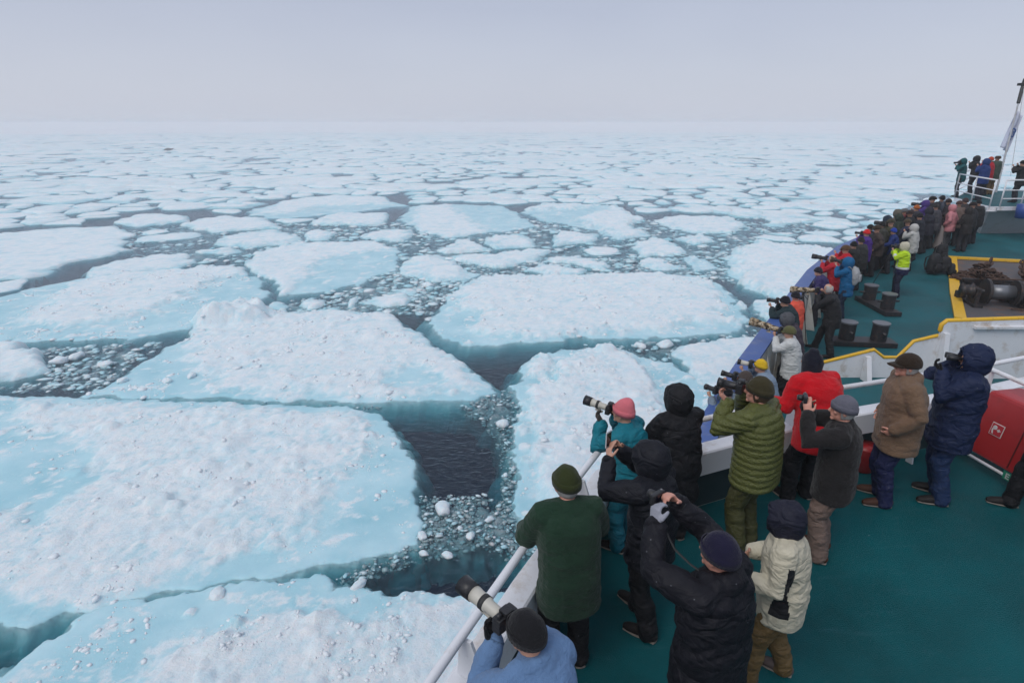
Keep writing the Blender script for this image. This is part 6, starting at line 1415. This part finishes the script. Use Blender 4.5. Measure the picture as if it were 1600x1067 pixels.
fp_('person in brown beanie with a black camera, left of the olive down jacket', 1164, 592, 55, (0.10, 0.11, 0.12), 'beanie', (0.07, 0.055, 0.05), 'black_mid', 'black camera of the brown beanie person at the bulwark', height=1.66, lean=30)
fp_('person in yellow beanie and pale blue jacket', 1188, 573, 58, (0.22, 0.29, 0.38), 'beanie', (0.65, 0.42, 0.02), 'white_small', 'camera with short grey lens held by the yellow beanie', height=1.62, lean=26)
fp_('person in white jacket and olive cap with a camouflaged long lens', 1233, 520, 60, (0.55, 0.56, 0.55), 'cap', (0.10, 0.10, 0.045), 'camo_tele', 'camouflage wrapped telephoto of the white jacket person', pose='tele', height=1.7, lean=14, trousers=BLK, hem=-0.12)
fp_('person in dark plum jacket and grey hood bent over the bulwark', 1229, 500, 52, (0.045, 0.032, 0.045), 'hood', (0.075, 0.078, 0.088), height=1.68, lean=34, pose='rail')
fp_('person in black jacket with teal collar beside the orange vest', 1226, 472, 50, (0.015, 0.03, 0.035), 'beanie', (0.012, 0.012, 0.018), 'black_mid', 'black camera of the teal collared person', height=1.7, lean=24)
fp_('person in bright orange vest and black cap', 1243, 464, 45, (0.70, 0.10, 0.06), 'beanie', (0.015, 0.015, 0.02), height=1.62, lean=12, trousers=(0.02, 0.035, 0.06), hem=-0.06, pose='rail')
pb_ = fp_('grey haired person in black jacket working a tripod mounted camouflage lens', 1294, 452, 62, (0.018, 0.018, 0.020), 'bald', None, None, None, height=1.76, lean=20, trousers=(0.016, 0.016, 0.018), pose='tele', stance=0.24, step=0.18, hair=HAIRG, **{'voxel':0.016,})
hold(pb_, 'camo_tele', 'huge camouflage lens on a tripod in front of the grey haired man', y=0.20, z=-0.04)
q = pb_['M'] @ (pb_['hc'] + Vector((0, 0.5, 0))); tripod((q.x, q.y, deckz(q.x, q.y) + 0.005), 'tripod under the huge camouflage lens', 1.4)
fp_('person in deep purple jacket bent over the bulwark, left of the red jacket', 1278, 425, 45, (0.035, 0.025, 0.10), 'beanie', (0.02,0.02,0.03), height=1.66, lean=30, pose='rail', bulk=1.2)
fp_('brown haired person in red jacket leaning behind the deep purple one', 1300, 405, 50, (0.42, 0.012, 0.025), 'bald', None, 'black_tele', 'long black lens of the brown haired person in red', height=1.72, lean=20, hair=HAIRB, pose='tele')
bp_ = fp_('person in bright blue jacket carrying a grey backpack', 1325, 411, 50, (0.006, 0.10, 0.24), 'hood', (0.006, 0.10, 0.24), 'black_mid', 'camera raised by the bright blue jacket', height=1.76, lean=8, trousers=(0.015, 0.025, 0.05))
worn_pack(bp_, (0.33, 0.34, 0.35), 'grey backpack worn over the bright blue jacket')
fp_('person in red jacket with brown fur hood behind the bright blue jacket', 1321, 391, 52, (0.45, 0.01, 0.02), 'fur_cap', (0.09, 0.05, 0.03), height=1.74, lean=14, pose='camera')
fp_('person all in black between the bright blue and the purple jackets', 1334, 384, 45, (0.015, 0.015, 0.015), 'beanie', (0.01, 0.01, 0.01), height=1.74, lean=8, pose='rail')
fp_('person in violet jacket and red and white hat', 1354, 365, 60, (0.065, 0.022, 0.20), 'beanie', (0.55, 0.02, 0.02), 'black_mid', 'camera raised by the violet jacket', height=1.76, lean=6, trousers=(0.05, 0.05, 0.045), bulk=1.1)
fp_('person with black beanie just behind the red and white hat', 1360, 357, 55, (0.03, 0.03, 0.035), 'beanie', (0.012, 0.012, 0.012), height=1.72, lean=10, pose='rail')
hv = fp_('person in yellow high visibility jacket and cream hood', 1413, 386, 65, (0.50, 0.72, 0.02), 'hood', (0.50, 0.47, 0.36), 'black_mid', 'camera raised by the high visibility jacket', height=1.72, lean=6, trousers=(0.012, 0.014, 0.035), stance=0.17, bulk=1.12, hem=-0.10, **{'voxel':0.016,})
hj = hv['jacket'].data; hj.materials.append(REFL); hj.materials.append(fabric((0.012, 0.014, 0.05), 'shell')); n = len(hj.polygons); cen = np.empty(n * 3, np.float32); hj.polygons.foreach_get('center', cen); cen = cen.reshape(-1, 3)
tor = np.abs(cen[:, 0]) < 0.24
mi = np.where(tor & (cen[:, 2] < 0.93), 2, 0); mi = np.where(tor & (np.abs(cen[:, 2] - 0.975) < 0.032), 1, mi); mi = np.where((np.abs(np.abs(cen[:, 0]) - 0.11) < 0.022) & (cen[:, 2] > 1.0) & (cen[:, 2] < 1.42), 1, mi); hj.polygons.foreach_set('material_index', mi.astype(np.int32))
c = PWF(1384, 452); tripod((c.x, c.y, c.z + 0.005), 'black tripod standing left of the high visibility jacket', 1.45)
fp_('person in olive camouflage jacket behind a huge black lens', 1392, 349, 62, (0.06, 0.06, 0.035), 'fur_cap', (0.05, 0.045, 0.03), 'black_tele', 'huge black lens levelled by the olive camouflage jacket', pose='tele', height=1.76, lean=6)
fp_('person in navy vest and brown fur hat', 1418, 349, 40, (0.02, 0.025, 0.06), 'fur_cap', (0.06, 0.045, 0.03), height=1.74, lean=8, pose='rail', jk='down')
fp_('person in white coat squeezed among dark coats', 1428, 357, 30, (0.42, 0.42, 0.40), 'hood', (0.45, 0.44, 0.42), height=1.66, lean=8, pose='rail', trousers=BLK)
fp_('person in dark olive coat and black beanie left of the huge black lens', 1378, 352, 50, (0.05, 0.05, 0.04), 'beanie', (0.015,0.015,0.015), height=1.74, lean=14, pose='rail')
fp_('person with grey flecked cap and dark red scarf in the crowd', 1413, 331, 50, (0.14, 0.03, 0.035), 'flat_cap', (0.12, 0.125, 0.13), height=1.76, lean=10, pose='camera')
fp_('person with rust orange hat in the crowd', 1432, 326, 48, (0.03, 0.03, 0.04), 'beanie', (0.35, 0.10, 0.03), height=1.74, lean=10, pose='camera')
fp_('person in black coat right of the white coat', 1437, 339, 30, (0.018, 0.02, 0.028), 'beanie', (0.012, 0.012, 0.014), height=1.76, lean=6, pose='rail')
fp_('person in purple hood near the bow, left of the dark grey backpack', 1446, 319, 50, (0.06, 0.03, 0.17), 'hood', (0.06, 0.03, 0.17), 'black_tele', 'black lens of the purple hood near the bow', pose='tele', height=1.76, lean=6)
fp_('person with shaggy black hair at the bow crowd', 1457, 313, 45, (0.02, 0.02, 0.024), 'fur_cap', (0.014, 0.012, 0.012), height=1.78, lean=6, pose='rail')
bq = fp_('person in dark jacket carrying a slate grey backpack', 1472, 311, 20, (0.022, 0.024, 0.03), 'beanie', (0.012, 0.012, 0.014), height=1.8, lean=4, pose='rail', bulk=1.2)
worn_pack(bq, (0.05, 0.06, 0.085), 'slate grey backpack in the bow crowd')
fp_('person with pink scarf hood beside the taupe coat', 1488, 326, 30, (0.50, 0.20, 0.22), 'hood', (0.50, 0.20, 0.22), height=1.70, lean=8, pose='rail', trousers=(0.05, 0.05, 0.055))
fp_('person in taupe coat with a red collar', 1499, 320, 20, (0.14, 0.10, 0.085), 'fur_cap', (0.06, 0.03, 0.025), height=1.76, lean=4, pose='rail', trousers=(0.04, 0.04, 0.045), bulk=1.2)
fp_('person in black coat at the right end of the crowd by the ladder', 1529, 318, 10, (0.014, 0.014, 0.016), 'beanie', (0.012, 0.012, 0.014), height=1.76, lean=5, pose='rail', bulk=1.1)
fp_('person in black parka in front of the ladder', 1514, 330, 20, (0.02, 0.018, 0.018), 'hood', (0.02, 0.018, 0.018), height=1.70, lean=5, pose='rail')
fp_('person in dark green parka half hidden left of the olive camouflage jacket', 1404, 341, 45, (0.025, 0.035, 0.025), 'hood', None, height=1.7, lean=12, pose='rail')
fp_('person in blue jacket under the huge black lens', 1396, 362, 45, (0.012, 0.03, 0.14), 'beanie', (0.02, 0.05, 0.3), height=1.6, lean=12, pose='rail')
for px, py, c, hd, hcl, lab in [
    (1345, 377, (0.03,0.03,0.03), 'beanie', (0.02,0.02,0.02), 'person in dark coat just left of the violet jacket'),
    (1370, 359, (0.05,0.035,0.03), 'fur_cap', (0.04,0.03,0.02), 'person in brown coat and fur cap right of the red and white hat'),
    (1386, 344, (0.02,0.03,0.05), 'hood', (0.02,0.03,0.05), 'person in dark navy hood left of the olive camouflage jacket'),
    (1402, 334, (0.14,0.10,0.08), 'hood', (0.10,0.09,0.07), 'person in dull tan parka in the crowd'),
    (1422, 335, (0.016,0.016,0.018), 'fur_cap', (0.03,0.02,0.02), 'person in black coat below the rust orange hat'),
    (1452, 330, (0.02,0.02,0.03), 'hood', (0.02,0.02,0.03), 'person in black hooded parka below the shaggy hair'),
    (1462, 324, (0.05,0.05,0.06), 'beanie', (0.03,0.03,0.03), 'person in slate coat left of the slate grey backpack'),
    (1482, 316, (0.03,0.025,0.03), 'beanie', (0.03,0.02,0.02), 'person in dark coat behind the pink scarf'),
    (1508, 315, (0.035,0.03,0.03), 'beanie', (0.05,0.03,0.03), 'person in dark coat right behind the taupe coat'),
    (1520, 322, (0.015,0.015,0.017), 'fur_cap', (0.02,0.015,0.015), 'person in black coat between taupe coat and ladder')]:
    fp_(lab, px, py, 45, c, hd, hcl, height=1.76, lean=8, pose='rail', trousers=(0.02,0.02,0.022), bulk=1.1)
# ---- on the bow platform
G_ = dict(deck=plz)
fp_('person in teal parka at the left rail of the bow platform', 1505, 253, 55, (0.008, 0.08, 0.09), 'hood', (0.008, 0.08, 0.09), 'black_mid', 'camera raised by the teal parka on the platform', height=1.72, lean=6, **G_)
fp_('person in black jacket on the platform beside the teal parka', 1526, 249, 45, (0.015, 0.015, 0.017), 'hood', None, height=1.76, lean=6, pose='camera', **G_)
fp_('person in royal blue jacket on the bow platform', 1541, 254, 30, (0.015, 0.04, 0.16), 'hood', (0.015, 0.04, 0.14), height=1.76, lean=4, pose='camera', trousers=(0.02, 0.022, 0.035), **G_)
fp_('person in red jacket at the back of the bow platform', 1548, 250, 30, (0.40, 0.015, 0.025), 'beanie', (0.4, 0.05, 0.02), height=1.76, lean=4, pose='camera', **G_)
fp_('person in grey green jacket and khaki trousers on the platform', 1559, 248, 15, (0.05, 0.07, 0.055), 'flat_cap', (0.05, 0.03, 0.02), height=1.80, lean=2, pose='camera', trousers=(0.16, 0.10, 0.045), **G_)
fp_('person in black jacket alone at the right end of the platform', 1598, 256, 40, (0.012, 0.012, 0.014), 'beanie', (0.012, 0.012, 0.014), height=1.76, lean=10, pose='camera', bulk=1.1, **G_)
bpy.data.collections.remove(TMP)

# ------------------------------------------------------------ haze over the pack
m = bpy.data.materials.new('haze'); m.use_nodes = True; n = m.node_tree.nodes; l = m.node_tree.links; n.remove(n['Principled BSDF'])
pv = n.new('ShaderNodeVolumePrincipled'); pv.inputs['Color'].default_value = (0.95, 0.945, 0.96, 1); pv.inputs['Density'].default_value = 0.00125; pv.inputs['Anisotropy'].default_value = 0.0
l.new(pv.outputs[0], n['Material Output'].inputs['Volume'])
bm = bmesh.new(); add_box(bm, (0, 2500, (SEA - 4.0 + 7.0) / 2), (16400, 11400, 7.0 - (SEA - 4.0)))
hz = bm_obj('haze', bm, m); tag(hz, kind='stuff')
